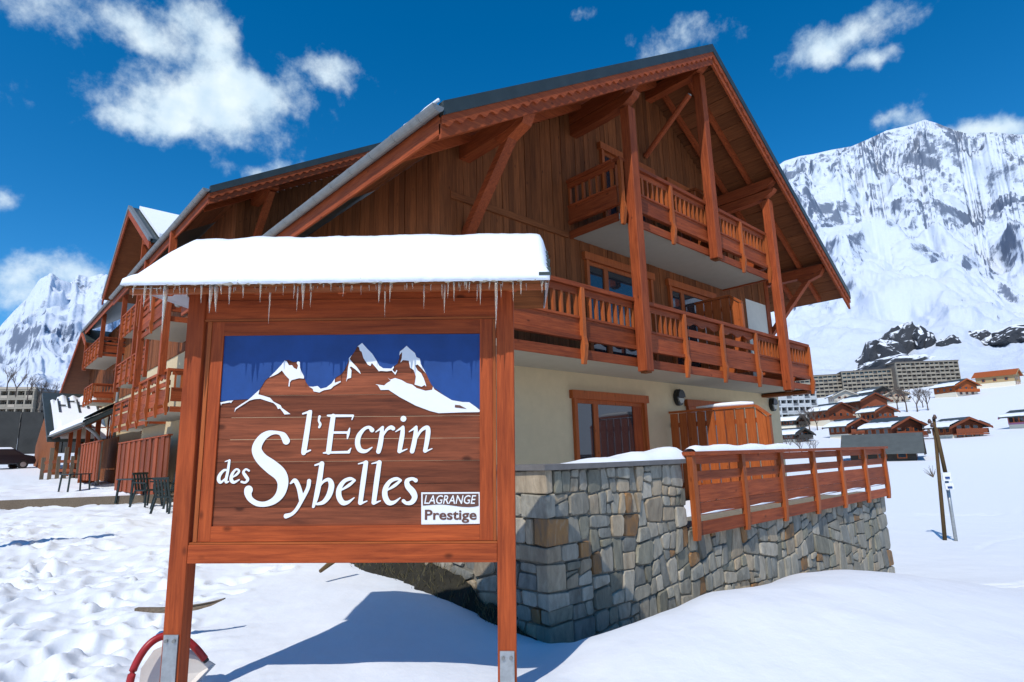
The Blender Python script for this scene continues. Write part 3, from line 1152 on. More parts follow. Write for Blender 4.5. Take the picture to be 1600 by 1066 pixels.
sn = mk('snow_strip', tube([(11.5, 5.35, .915), (11.5, 5.6, .925), (11.5, 6.0, .93), (11.5, 6.6, .925)], [.03, .05, .05, .02], 8), SNOW_FINE, None, smooth=True)
tag(sn, 'thin strip of snow on the cap of the terrace screen', 'snow')
for i, (u, z) in enumerate(((11.86, 1.22), (16.75, 1.25))):
    lp = thing('wall_lamp', ['round black bulkhead lamp between the ground floor windows', 'round black bulkhead lamp near the right end of the plaster wall'][i], 'lamp', (u, VW, z), group='bulkhead wall lamps')
    ring = [(u + math.cos(k * math.pi / 8) * .15, VW - .005, z + math.sin(k * math.pi / 8) * .19) for k in range(16)]
    mk('housing', prism(ring, (0, -.09, 0)), BLACK_PL, lp)
    half = [(u + math.cos(k * math.pi / 8) * .115, VW - .096, z - .02 + math.sin(k * math.pi / 8) * .12) for k in range(8, 17)]
    mk('lamp_glass', prism(half, (0, -.03, 0)), LAMPGLASS, lp)
    mk('hood', prism([(u + math.cos(k * math.pi / 8) * .14, VW - .096, z + math.sin(k * math.pi / 8) * .17) for k in range(0, 9)], (0, -.05, 0)), BLACK_PL, lp)
# frozen snow left along the left eave
lump = []
for i in range(46):
    y = 5.5 + i * .26
    lump.append((UL - .02 + rng.uniform(-.03, .03), y, roof_z(UL) + rng.uniform(.0, .035) + (.02 if i < 4 else 0)))
tag(mk('eave_snow', tube(lump, [max(.004, rng.gauss(.014, .014)) + (.03 if 1 < i < 4 else 0) for i in range(46)], 7), SNOW_FINE, None, smooth=True), 'ragged icy snow lying along the gutter of the front chalet', 'snow')

# ------------------------------------------------------------------ terrace wall of rubble stone
TV, TU0, TU1 = 4.0, 4.1, 14.1
terr = thing('stone_wall', 'rubble stone terrace wall of grey and ochre stones in front of the chalet', 'wall', (9.1, 4.2, -2.6))
mk('mortar_core', [box(TU0 + .06, 6.56, TV + .05, TV + .5, -3.2, -.14), box(6.56, TU1 - .05, TV + .05, TV + .5, -3.2, -.92), box(TU0 + .05, TU0 + .5, TV + .5, 7.2, -2.6, -.14)], MORTAR, terr)
mk('capstone', [box(TU0 - .03, 6.56, TV - .03, TV + .42, -.137, -.085), box(TU0 - .03, TU0 + .4, TV + .42, 7.2, -.137, -.085)], plain('cap_slate', (.16, .15, .14), .8, noise=.2, nscale=6), terr)


def split_poly(poly, target, out, depth=0):
    xs, ys = [p[0] for p in poly], [p[1] for p in poly]
    w, h = max(xs) - min(xs), max(ys) - min(ys)
    a = 0
    for i in range(len(poly)):
        x0, y0 = poly[i]
        x1, y1 = poly[(i + 1) % len(poly)]
        a += x0 * y1 - x1 * y0
    a = abs(a) / 2
    asp = w / max(h, 1e-6)
    if (a < target * rng.uniform(.2, 2.3) and .33 < asp < 3.2) or depth > 14:
        out.append(poly)
        return
    vert = asp > rng.uniform(.75, 1.5)
    f = rng.uniform(.36, .64)
    ang = max(-.26, min(.26, rng.gauss(0, .17)))
    if vert:
        c = (min(xs) + w * f, (min(ys) + max(ys)) / 2)
        n = (math.cos(ang), math.sin(ang))
    else:
        c = ((min(xs) + max(xs)) / 2, min(ys) + h * f)
        n = (math.sin(ang), math.cos(ang))
    A, B = [], []
    m = len(poly)
    for i in range(m):
        p, q = poly[i], poly[(i + 1) % m]
        dp = (p[0] - c[0]) * n[0] + (p[1] - c[1]) * n[1]
        dq = (q[0] - c[0]) * n[0] + (q[1] - c[1]) * n[1]
        (A if dp >= 0 else B).append(p)
        if dp * dq < 0:
            t = dp / (dp - dq)
            x = (p[0] + (q[0] - p[0]) * t, p[1] + (q[1] - p[1]) * t)
            A.append(x)
            B.append(x)
    if len(A) < 3 or len(B) < 3:
        out.append(poly)
        return
    split_poly(A, target, out, depth + 1)
    split_poly(B, target, out, depth + 1)


def shrink(poly, d):
    cx, cy = sum(p[0] for p in poly) / len(poly), sum(p[1] for p in poly) / len(poly)
    m = len(poly)
    ar = sum(poly[i][0] * poly[(i + 1) % m][1] - poly[(i + 1) % m][0] * poly[i][1] for i in range(m))
    if ar < 0:
        poly = poly[::-1]
    lines = []
    for i in range(m):
        p, q = poly[i], poly[(i + 1) % m]
        dx, dy = q[0] - p[0], q[1] - p[1]
        L = math.hypot(dx, dy)
        if L < .004:
            continue
        nx, ny = -dy / L, dx / L
        lines.append((nx, ny, nx * p[0] + ny * p[1] + d))
    res = [(cx - 9, cy - 9), (cx + 9, cy - 9), (cx + 9, cy + 9), (cx - 9, cy + 9)]
    for nx, ny, c in lines:
        new = []
        k = len(res)
        for i in range(k):
            p, q = res[i], res[(i + 1) % k]
            dp, dq = nx * p[0] + ny * p[1] - c, nx * q[0] + ny * q[1] - c
            if dp >= 0:
                new.append(p)
            if dp * dq < 0:
                t = dp / (dp - dq)
                new.append((p[0] + (q[0] - p[0]) * t, p[1] + (q[1] - p[1]) * t))
        res = new
        if len(res) < 3:
            return None
    return res


def chop(poly, f=.2):
    out = []
    m = len(poly)
    for i in range(m):
        p, a, b = poly[i], poly[i - 1], poly[(i + 1) % m]
        g = rng.uniform(.5, 1.2) * f
        out.append((p[0] + (a[0] - p[0]) * g, p[1] + (a[1] - p[1]) * g))
        g = rng.uniform(.5, 1.2) * f
        out.append((p[0] + (b[0] - p[0]) * g, p[1] + (b[1] - p[1]) * g))
    return out


def stone(poly, mp, parent, mat=None):
    s = shrink(poly, rng.uniform(.004, .010))
    if not s:
        return
    s = chop(s, rng.uniform(.08, .2))
    m = len(s)
    cx, cy = sum(p[0] for p in s) / m, sum(p[1] for p in s) / m
    dpt = rng.uniform(-.004, .026)
    tilt = (rng.gauss(0, .03), rng.gauss(0, .03))
    rings = []
    for k, (sc, out) in enumerate(((1., -.06), (1., dpt - .016), (.93, dpt))):
        ring = []
        for (x, y) in s:
            X, Y = cx + (x - cx) * sc, cy + (y - cy) * sc
            ring.append(mp(X, Y, out + ((X - cx) * tilt[0] + (Y - cy) * tilt[1] if k else 0)))
        rings.append(ring)
    vs = [p for r in rings for p in r] + [mp(cx, cy, dpt + rng.uniform(.0, .012))]
    fs = []
    for k in range(2):
        for i in range(m):
            j = (i + 1) % m
            fs.append((k * m + i, k * m + j, (k + 1) * m + j, (k + 1) * m + i))
    for i in range(m):
        fs.append((2 * m + i, 2 * m + (i + 1) % m, 3 * m))
    mk('stone', (vs, fs), mat or rng.choices(STONES, STONE_W)[0], parent)


fmap = lambda x, y, o: (x, TV + .03 - o, y)
smap = lambda x, y, o: (TU0 + .03 - o, x, y)
# quoins that turn the corner show a face on both sides
zq = -.14
while zq > -1.9:
    h = rng.uniform(.13, .27)
    a, b = (rng.uniform(.12, .22), rng.uniform(.26, .5)) if rng.random() < .5 else (rng.uniform(.26, .42), rng.uniform(.12, .22))
    m_ = rng.choices(STONES, STONE_W)[0]
    vs = [box(TU0 + rng.uniform(-.012, .012), TU0 + a - .012, TV + rng.uniform(-.012, .012), TV + b - .012, zq - h + .012, zq)]
    qv = [tuple(c_ + rng.uniform(-.014, .014) for c_ in p_) for p_ in vs[0][0]]
    mk('quoin_stone', (qv, vs[0][1]), m_, terr, bevel=.012)
    for reg, mpf, lo in (((TU0 + a, 4.75), fmap, 0), ((TV + b, 4.75), smap, 0)):
        out = []
        split_poly([(reg[0], zq - h), (reg[1], zq - h), (reg[1], zq), (reg[0], zq)], .05, out)
        for p in out:
            stone(p, mpf, terr)
    zq -= h
ZB = zq
polys = []
split_poly([(4.75, -1.95), (6.56, -1.95), (6.56, -.14), (4.75, -.14)], .048, polys)
split_poly([(6.56, -2.35), (10.3, -2.35), (10.3, -.93), (6.56, -.93)], .062, polys)
split_poly([(10.3, -2.85), (TU1, -2.85), (TU1, -.93), (10.3, -.93)], .085, polys)
print('front stones', len(polys))
for p in polys:
    stone(p, fmap, terr)
polys = []
split_poly([(4.75, -1.7), (6.3, -1.7), (6.3, -.14), (4.75, -.14)], .085, polys)
for p in polys:
    stone(p, smap, terr)
mk('terrace_floor', box(TU0 + .5, TU1 - .1, TV + .5, VW, -1.1, -1.0), MORTAR, terr)
# snow on the wall head
def snow_heap(name, label, path, wid, hgt, n=10, cat='snow', mat=None):
    """rounded snow ridge along a path; wid/hgt per point"""
    vs, fs = [], []
    m = len(path)
    for i, p in enumerate(path):
        a = Vector(path[min(i + 1, m - 1)]) - Vector(path[max(i - 1, 0)])
        s = Vector((a.y, -a.x, 0)).normalized()
        for k in range(n + 1):
            t = k / n * 2 - 1
            h = hgt[i] * (1 - abs(t) ** 2.6) ** .6
            q = Vector(p) + s * (t * wid[i] / 2 * (1 + rng.uniform(-.04, .04))) + Vector((0, 0, h * (1 + rng.uniform(-.07, .07))))
            vs.append(tuple(q))
    for i in range(m - 1):
        for k in range(n):
            a = i * (n + 1) + k
            fs.append((a, a + 1, a + n + 2, a + n + 1))
    return tag(mk(name, (vs, fs), mat or SNOW_FINE, None, smooth=True), label, cat)


xs = np.linspace(4.55, 6.6, 28)
snow_heap('wall_snow', 'wedge of snow on the head of the stone wall', [(x, TV + .2, -.088) for x in xs], [.42 if x > 4.7 else .2 for x in xs], [max(.004, .15 * (x - 4.5) / 2.1 + .01 * math.sin(x * 9)) for x in xs])

# ------------------------------------------------------------------ terrace railing
fen = thing('terrace_railing', 'red timber railing of wide boards fixed to the stone terrace wall', 'railing', (10.4, 3.98, -1.0))
FP = [6.62, 7.91, 9.14, 10.39, 11.64, 12.91, 14.15]
mk('cap_rail', box(FP[0] - .06, FP[-1] + .06, 3.84, 4.02, -.045, .0), wood('red', 0), fen)
for i in range(6):
    for z0, z1 in ((-.155, -.05), (-.355, -.24), (-.615, -.41), (-.765, -.62), (-1.0, -.845)):
        mk('board', box(FP[i] + .045, FP[i + 1] - .045, 3.935, 3.965, z0, z1), wood('red', 0), fen)
    mk('snow_on_ledge', tube([(FP[i] + .1, 3.95, -.752), (FP[i] + .5, 3.95, -.748), (FP[i + 1] - .1, 3.95, -.752)], [.016, .022, .012], 6), SNOW_FINE, fen, smooth=True)
for u in FP:
    mk('post', prism([(u - .045, 3.97, -.046), (u - .045, 3.895, -.046), (u - .045, 3.895, -.85), (u - .045, 3.905, -.98), (u - .045, 3.915, -1.05), (u - .045, 3.97, -1.05)], (.09, 0, 0)), wood('orange', 2), fen)
xs = np.linspace(6.6, 9.75, 40)
snow_heap('rail_snow', 'long cushion of snow on the cap of the terrace railing', [(x, 3.94, .002) for x in xs], [.17] * 40, [max(.006, .075 * min(1, (9.75 - x) / .3, (x - 6.55) / .15) + .012 * math.sin(x * 7)) for x in xs])
snow_heap('terrace_snow', 'snow lying over the terrace floor behind the railing', [(x, 6.0, -1.0) for x in np.linspace(4.7, 14.0, 24)], [1.6] * 24, [.05] * 24, 14)

# ------------------------------------------------------------------ rear wings of the residence
W2 = thing('chalet_wing', 'taller timber wing with a gable and side balconies, right behind the front chalet', 'chalet', (9, 22, -1.0))
D2 = 2.7
gable_roof(W2, 15.74, 29.0, D2, right=False)
planks_x(W2, 5.42, 10.2, 17.5, lambda u: roof_z(u, D2) - .16, 4.3, [(6.6, 7.6, 5.0, 6.9)], w=.2)
mk('wall', box(5.32, 12, 17.52, 17.7, -1.2, 8.0), DARK, W2)
mk('corner_post', box(5.2, 5.42, 17.42, 17.65, -1.0, roof_z(5.3, D2) - .16), wood('clad', 2), W2)
mk('purlin', box(5.6, 5.84, 15.9, 17.5, roof_z(5.72, D2) - .5, roof_z(5.72, D2) - .2), wood('red', 1), W2)
mk('brace', beam((5.72, 17.45, roof_z(5.72, D2) - 1.9), (5.72, 16.1, roof_z(5.72, D2) - .5), .16, .18), wood('red', 1), W2)
mk('window', [box(6.6, 6.7, 17.4, 17.5, 5.0, 6.9), box(7.5, 7.6, 17.4, 17.5, 5.0, 6.9), box(6.5, 7.7, 17.38, 17.5, 6.9, 7.0)], wood('orange', 2), W2)
side = lambda uf: (lambda s, n, z: (uf - n, s, z))


def side_wall(parent, u, v0, v1, z0, z1, zsplit, kind='clad'):
    mk('wall', box(u, u + .3, v0, v1, z0, zsplit), PLASTER, parent)
    v = v0
    while v < v1 - .05:
        b = min(v + .2, v1)
        mk('cladding_board', box(u - .03 - rng.uniform(0, .012), u + .02, v + .005, b - .005, zsplit, z1), wood(kind, 2), parent)
        v = b


def side_window(parent, u, v0, v1, z0, z1):
    f = mk('window', [box(u - .08, u + .02, v0, v0 + .09, z0, z1), box(u - .08, u + .02, v1 - .09, v1, z0, z1), box(u - .09, u + .02, v0 - .05, v1 + .05, z1, z1 + .1),
                      box(u - .06, u + .02, (v0 + v1) / 2 - .06, (v0 + v1) / 2 + .06, z0, z1)], wood('orange', 2), parent)
    mk('pane', box(u - .03, u - .02, v0 + .09, (v0 + v1) / 2 - .06, z0, z1), WINDOW, f)
    mk('pane', box(u - .03, u - .02, (v0 + v1) / 2 + .06, v1 - .09, z0, z1), WINDOW, f)
    return f


side_wall(W2, 5.3, 17.66, 28.0, -1.3, roof_z(5.3, D2) - .15, 3.9)
for z in (-.9, 1.75, 4.45):
    side_window(W2, 5.3, 19.6, 21.6, z, z + 2.05)
balcony(W2, side(3.98), 19.2, 22.6, 4.2, 1.32, [20.9], ['board'], ret0='baluster')
balcony(W2, side(4.1), 18.7, 23.4, 1.5, 1.2, [19.9, 21.1, 22.3], ['board'], ret0='baluster')
balcony(W2, side(4.72), 24.2, 30.6, 1.5, .9, [25.8, 27.4, 29.0], ['board'], ret0='board')
for v in (19.2, 22.6):
    mk('post', box(3.9, 4.08, v - .09, v + .09, 2.6, roof_z(4.0, D2) - .1), wood('red', 2), W2)
mk('downpipe', tube([(4.95, 18.3, 4.3), (4.95, 18.25, 3.4), (5.1, 18.2, 2.8), (5.1, 18.2, -.9)], .07, 10), ZINC, W2, smooth=True)

W3 = thing('chalet_wing', 'cross gabled wing with stacked balconies and a snowy roof slope', 'chalet', (8, 33, -1.0))
# cross gable facing -X with its ridge along +X
PK = (4.9, 33.5, 13.0)
RT, LT = (27.7, 9.55), (39.1, 9.5)
for nm, (ve, ze) in (('roof_slope', RT), ('roof_slope', LT)):
    mk(nm, prism([(PK[0], PK[1], PK[2]), (PK[0], ve, ze), (PK[0], ve, ze - .16), (PK[0], PK[1], PK[2] - .16)], (9, 0, 0)), METAL_ROOF, W3)
    mk('soffit_board', prism([(PK[0] + .05, PK[1], PK[2] - .17), (PK[0] + .05, ve + (.1 if ve < 33 else -.1), ze - .10), (PK[0] + .05, ve + (.1 if ve < 33 else -.1), ze - .2), (PK[0] + .05, PK[1], PK[2] - .24)], (3, 0, 0)), wood('soffit', 0), W3)
    mk('barge_board', prism([(PK[0] - .04, PK[1], PK[2] - .14), (PK[0] - .04, ve, ze - .12), (PK[0] - .04, ve, ze - .48), (PK[0] - .04, PK[1], PK[2] - .5)], (.06, 0, 0)), wood('red', 1), W3)
    mk('roof_edge_metal', prism([(PK[0] - .08, PK[1], PK[2] + .06), (PK[0] - .08, ve, ze + .06), (PK[0] - .08, ve, ze - .12), (PK[0] - .08, PK[1], PK[2] - .12)], (.16, 0, 0)), ZINC, W3)
tag(mk('roof_snow', prism([(PK[0] + .35, PK[1] - .35, PK[2] - .15), (PK[0] + .35, RT[0] + .2, RT[1] + .19), (PK[0] + .35, RT[0] + .2, RT[1] + .38), (PK[0] + .35, PK[1] - .35, PK[2] + .02)], (8.5, 0, 0)), SNOW_FINE, None),
    'white snow field on the cross gable roof of the rear wing', 'snow')
mk('wall', prism([(7.0, 28.1, -1.3), (7.0, 38.8, -1.3), (7.0, 38.8, 9.4), (7.0, PK[1], 12.6), (7.0, 28.1, 9.4)], (.25, 0, 0)), PLASTER, W3)
v = 28.1
while v < 38.7:
    zt = (9.4 + (v - 28.1) / (PK[1] - 28.1) * 3.2) if v < PK[1] else (9.4 + (38.8 - v) / (38.8 - PK[1]) * 3.2)
    mk('cladding_board', box(6.96 - rng.uniform(0, .015), 7.0, v, v + .19, 4.4, zt), wood('clad', 2), W3)
    v += .2
mk('wall', box(7.0, 12, 27.9, 28.1, -1.3, 9.4), wood('clad', 2), W3)
balcony(W3, side(5.7), 30.6, 37.7, 4.2, 1.3, [32.0, 33.4, 34.8, 36.2], ['board'], ret0='board')
balcony(W3, side(5.9), 27.9, 30.4, 4.2, 1.1, [29.2], ['board'], ret0='baluster')
balcony(W3, side(5.7), 33.9, 37.3, 6.9, 1.3, [35.0, 36.2], ['board'], ret0='board')
balcony(W3, side(5.7), 28.6, 33.2, 6.9, 1.3, [29.8, 31.0, 32.2], ['board'], ret0='board')
for z in (-.9, 1.75, 4.45, 7.15):
    side_window(W3, 7.0, 31.2, 33.0, z, z + 2.0)
    side_window(W3, 7.0, 35.0, 36.8, z, z + 2.0)
for v in (30.6, 33.7, 37.6):
    mk('post', box(5.62, 5.84, v - .1, v + .1, 4.0, 9.9 + (1.9 if v == 33.7 else 0)), wood('red', 2), W3)
mk('strut', beam((5.7, 33.7, 11.3), (5.7, 31.5, 10.6), .14, .16), wood('red', 1), W3)

W4 = thing('chalet_wing', 'farthest timber wing with white balcony undersides beside the low snowy roof', 'chalet', (9, 46, -1.0))
mk('roof_slope', prism([(5.5, 39.4, 9.8), (12, 39.4, 13.8), (12, 39.4, 13.64), (5.5, 39.4, 9.64)], (0, 12.2, 0)), METAL_ROOF, W4)
gutter(W4, 5.42, 9.72, 39.4, 51.6)
mk('fascia_board', box(5.5, 5.54, 39.4, 51.5, 9.35, 9.66), wood('red', 1), W4)
mk('wall', box(7.0, 7.3, 39.0, 58.0, -1.2, 4.3), PLASTER, W4)
v = 39.0
while v < 57.9:
    mk('cladding_board', box(6.96 - rng.uniform(0, .015), 7.0, v, v + .24, 4.3, 9.6), wood('clad', 2), W4)
    v += .25
vp, zp = 51.6, 9.95
for ve, ze in ((49.0, 8.7), (61.5, 6.2)):
    mk('roof_slope', prism([(5.45, vp, zp), (5.45, ve, ze), (5.45, ve, ze - .16), (5.45, vp, zp - .16)], (6, 0, 0)), METAL_ROOF, W4)
    mk('soffit_board', prism([(5.47, vp, zp - .17), (5.47, ve, ze - .17), (5.47, ve, ze - .22), (5.47, vp, zp - .22)], (3, 0, 0)), wood('soffit', 0), W4)
    mk('barge_board', prism([(5.4, vp, zp - .12), (5.4, ve, ze - .12), (5.4, ve, ze - .45), (5.4, vp, zp - .45)], (.06, 0, 0)), wood('red', 1), W4)
balcony(W4, side(5.65), 44.0, 50.6, 6.9, 1.35, [45.3, 46.6, 47.9, 49.2], ['board'], ret0='board')
balcony(W4, side(5.8), 46.3, 49.6, 4.2, 1.2, [47.4, 48.5], ['board'], ret0='baluster')
balcony(W4, side(6.2), 48.2, 52.4, 1.5, .9, [49.6, 51.0], ['board'], ret0='baluster')
for z in (-.6, 1.75, 4.45, 7.15):
    side_window(W4, 7.0, 45.4, 47.2, z, z + 2.0)
mk('downpipe', tube([(6.7, 43.2, 6.9), (6.7, 43.2, 4.2), (6.8, 43.2, -.6)], .09, 8), ZINC, W4, smooth=True)
for v in (44.0, 50.6):
    mk('post', box(5.58, 5.8, v - .1, v + .1, 6.8, 9.6), wood('red', 2), W4)

# low snowy roof at the far end
LW = thing('low_annex', 'low annex with a snow covered roof and metal snow guards at the far end', 'building', (6, 50, -.6))
ez, eu = 2.15, 4.05
NEAR, FAR = 33.5, 48.5
SLP = .6
mk('roof_slope', prism([(eu, NEAR, ez), (eu + 1.9, NEAR, ez + 1.9 * SLP), (eu + 1.9, NEAR, ez + 1.9 * SLP - .2), (eu, NEAR, ez - .2)], (0, FAR - NEAR, 0)), METAL_ROOF, LW)
mk('soffit_board', prism([(eu + .05, NEAR + .1, ez - .2), (eu + 1.8, NEAR + .1, ez + 1.08 - .2), (eu + 1.8, NEAR + .1, ez + 1.08 - .27), (eu + .05, NEAR + .1, ez - .27)], (0, FAR - NEAR - .2, 0)), wood('soffit', 1), LW)
# main snow slope of the annex, facing the camera
AU0, AU1, AV0, AV1, AZ0, AZ1 = 3.85, 8.5, 47.3, 54.8, 1.95, 5.55
def aslope(u, t, h):
    return (u, AV0 + (AV1 - AV0) * t, AZ0 + (AZ1 - AZ0) * t + h)
mk('roof_slope', prism([aslope(AU0, 0, 0), aslope(AU0, 1, 0), aslope(AU0, 1, -.25), aslope(AU0, 0, -.25)], (AU1 - AU0, 0, 0)), METAL_ROOF, LW)
mk('gable_wall', prism([(AU0 + .5, AV0 + .6, -1), (AU0 + .5, AV1 + 7, -1), (AU0 + .5, AV1 + 7, 1.9), (AU0 + .5, AV1, AZ1 - .4), (AU0 + .5, AV0 + .6, AZ0)], (.2, 0, 0)), wood('clad', 2), LW)
av, af = [], []
for i in range(41):
    u = AU0 + .35 + (AU1 - AU0 - .35) * i / 40
    top = .86 + .03 * math.sin(i * 1.1) - (.12 if i < 4 else 0)
    bot = -.02 + (.10 if i < 3 else 0)
    for t, h in ((bot, .02), (bot + .015, .28), (.3, .33), (.6, .32), (top - .02, .26), (top, .02)):
        av.append(aslope(u, t, h))
for i in range(40):
    for k in range(5):
        a = i * 6 + k
        af.append((a, a + 6, a + 7, a + 1))
tag(mk('roof_snow', (av, af), SNOW_FINE, None, smooth=True), 'broad snow field on the annex roof slope with metal snow guards', 'snow')
for i in range(6):
    u = AU0 + .75 + i * .55
    t = .56 + .1 * (i % 2)
    mk('snow_guard', [beam(aslope(u, t, .42), aslope(u + .4, t, .42), .08, .1), beam(aslope(u, t - .14, .42), aslope(u, t + .14, .42), .08, .1)], METAL_ROOF, LW)
nsn = 40
pts, fcs = [], []
for i in range(nsn + 1):
    y = NEAR + .1 + (FAR - NEAR - .9) * i / nsn
    top = 1.75 + .06 * math.sin(i * 1.7) + rng.uniform(-.05, .05)
    for s, h in ((-.1, .02), (-.06, .22), (.5, .26), (1.1, .25), (top - .2, .22), (top, .02)):
        pts.append((eu + s, y, ez + s * SLP + h))
for i in range(nsn):
    for k in range(5):
        a = i * 6 + k
        fcs.append((a, a + 6, a + 7, a + 1))
tag(mk('eave_snow', (pts, fcs), SNOW_FINE, None, smooth=True), 'strip of snow along the near eave of the low annex', 'snow')
for v in (36, 39, 42.5, 46):
    mk('post', box(eu + .75, eu + .95, v - .1, v + .1, -.9, ez + .5), wood('red', 2), LW)
for v in np.arange(34.5, 47.5, .3):
    mk('board', box(eu + 1.5, eu + 1.54, v, v + .27, -.9, 1.5), wood('clad', 2), LW)
gutter(LW, eu - .1, ez - .06, NEAR, FAR)
mk('downpipe', tube([(eu + .0, 34.2, ez - .1), (eu + .5, 34.2, ez - .5), (eu + .8, 34.2, ez - .9), (eu + .8, 34.2, -.9)], .08, 8), ZINC, LW, smooth=True)

# privacy screens of the ground floor flats
for i, (u, v, w, h, lab) in enumerate(((4.62, 20.4, 7.6, 1.8, 'tall red board screen behind the dark garden chairs'), (4.45, 31.5, 5.2, 1.7, 'dark red board screen farther along the wing, below a balcony'))):
    z0 = ground(u, v + w / 2) + (.1 if i == 0 else .25)
    s = thing('privacy_screen', lab, 'screen', (u, v + w / 2, z0))
    n = int(w / .42)
    for k in range(n):
        a = v + w * k / n
        mk('board', box(u - .03 - (.03 if k % 2 else 0), u + .02, a, a + w / n - .03, z0, z0 + h), wood('red' if k % 2 else 'far', 2), s)
    mk('end_post', box(u - .06, u + .55, v + w, v + w + .08, z0 - .2, z0 + h), wood('orange', 2), s)
    mk('cap', box(u - .08, u + .06, v - .05, v + w + .1, z0 + h + .002, z0 + h + .05), wood('red', 1), s)


# garden chairs and tables
def make_chair(loc, rz, label):
    c = thing('garden_chair', label, 'chair', loc, rz, group='dark garden chairs', local=True)
    mk('seat', box(-.23, .23, -.22, .22, .42, .46), DARKMETAL, c)
    for sx in (-1, 1):
        mk('leg', beam((sx * .22, -.2, .42), (sx * .27, -.27, 0), .045, .045), DARKMETAL, c)
        mk('leg', beam((sx * .22, .2, .42), (sx * .27, .29, 0), .045, .045), DARKMETAL, c)
        mk('armrest', [beam((sx * .27, -.24, .64), (sx * .27, .24, .66), .05, .035), beam((sx * .26, -.22, .42), (sx * .27, -.23, .64), .04, .04)], DARKMETAL, c)
    for k in range(5):
        x = -.19 + k * .095
        mk('back_slat', beam((x, .22, .46), (x, .33, .88), .055, .02, (0, 1, 0)), DARKMETAL, c)
    mk('back_rail', beam((-.24, .335, .9), (.24, .335, .9), .03, .06), DARKMETAL, c)
    return c


def set_z(o):
    o.location.z = ground(o.location.x, o.location.y) + .02
    return o


CH = [(4.02, 17.3, 2.2, 'dark slatted garden chair nearest to the sign post'), (3.95, 19.4, .5, 'dark slatted garden chair at the far side of the table'), (4.25, 18.5, -1.2, 'dark slatted garden chair pushed against the red screen')]
for (x, y, rz, lab) in CH:
    set_z(make_chair((x, y, 0), rz, lab))
for x, y, lab in ((4.0, 20.9, 'small dark garden table in front of the red screen'), (3.6, 30.8, 'dark garden table below the farther screen')):
    t = set_z(thing('garden_table', lab, 'table', (x, y, 0), .2, local=True))
    mk('table_top', box(-.4, .4, -.55, .55, .68, .72), DARKMETAL, t)
    for sx in (-1, 1):
        for sy in (-1, 1):
            mk('leg', beam((sx * .34, sy * .46, .68), (sx * .38, sy * .5, 0), .05, .05), DARKMETAL, t)

# timber kerbs half buried in snow
for i, (a, b, lab) in enumerate((((-17.5, 19.6), (-9.9, 17.6), 'long timber edging board half buried in snow at the left'), ((-10.2, 18.6), (-6.6, 16.6), 'short timber edging board near the garden chairs'), ((-13.5, 23.5), (-10.5, 22.5), 'farther timber edging board by the screen'))):
    p, q = fr(*a), fr(*b)
    zp, zq_ = ground(*p), ground(*q)
    tag(mk('edging_board', beam((p[0], p[1], zp + .1), (q[0], q[1], zq_ + .06), .12, .34), wood('grey', 0)), lab, 'edging')

# ------------------------------------------------------------------ the sign
SM = Matrix(((0.99970850, 0.01473032, 0.01912956), (-0.01393784, 0.99906522, -0.04091975), (-0.01971444, 0.04064120, 0.99897930)))
SCN = Vector((-1.11963, 4.0, 0.22215))
rot = Matrix(((math.sin(YAW), math.cos(YAW), 0), (-math.cos(YAW), math.sin(YAW), 0), (0, 0, 1)))
sign = thing('sign_board', 'red timber residence sign with painted mountains and white lettering under a snowy roof', 'sign', (0, 0, 0), local=True)
sign.matrix_world = Matrix.Translation(wv(SCN)) @ (rot @ SM).to_4x4()


def on_sign(x, y):
    """position on the board face of a measured photo position"""
    n = SM @ Vector((0, 1, 0))
    d = look(x, y)
    q = SM.transposed() @ (d * (n.dot(SCN) / n.dot(d)) - SCN)
    return (q.x, q.z)


PW, PH = .888, .638
for a0, a1, nm in ((-1.142, -1.022, 'left'), (1.003, 1.122, 'right')):
    p = mk('post', box(a0, a1, -.035, .085, -1.75, 1.02), wood('sign', 2), sign, bevel=.006)
    pl = mk('foot_plate', box(a0 + .014, a1 - .014, -.046, -.0365, -1.75, -1.40 if nm == 'right' else -1.30), STEEL, p)
    for k in (a0 + .035, a1 - .035):
        mk('bolt', tube([(k, -.047, -1.44 if nm == 'right' else -1.335), (k, -.058, -1.44 if nm == 'right' else -1.335)], .011, 8), ZINC, p)
NB = 9
for i in range(NB):
    z0, z1 = -PH - .03 + (2 * PH + .06) * i / NB, -PH - .03 + (2 * PH + .06) * (i + 1) / NB
    mk('sign_plank', box(-.93, .945, .0, .03, z0 + .0012, z1 - .0012), wood('panel', 0), sign)
T = .0
mk('frame_board', box(-.972, -PW, -.014, .02, -.735, .735), wood('sign', 2), sign)
mk('frame_board', box(PW, .975, -.014, .02, -.735, .735), wood('sign', 2), sign)
mk('frame_board', box(-PW + .001, PW - .001, -.0145, .02, PH, .735), wood('sign', 0), sign)
mk('frame_board', box(-PW + .001, PW - .001, -.0145, .02, -.735, -PH), wood('sign', 0), sign)
for z0 in (.738, -.75):
    mk('moulding', box(-1.02, 1.002, -.026, .02, z0, z0 + .012), wood('orange', 0), sign)
for a0, a1 in ((-1.0, -.974), (.977, .998)):
    mk('moulding', box(a0, a1, -.02, .02, -.735, .735), wood('orange', 2), sign)
mk('top_board', box(-1.021, 1.002, -.018, .04, .752, .885), wood('sign', 0), sign)
mk('head_beam', box(-1.021, 1.002, -.012, .07, .888, 1.0), wood('sign', 0), sign)
mk('bottom_rail', box(-1.021, 1.002, -.034, .05, -.868, -.752), wood('sign', 0), sign, bevel=.004)


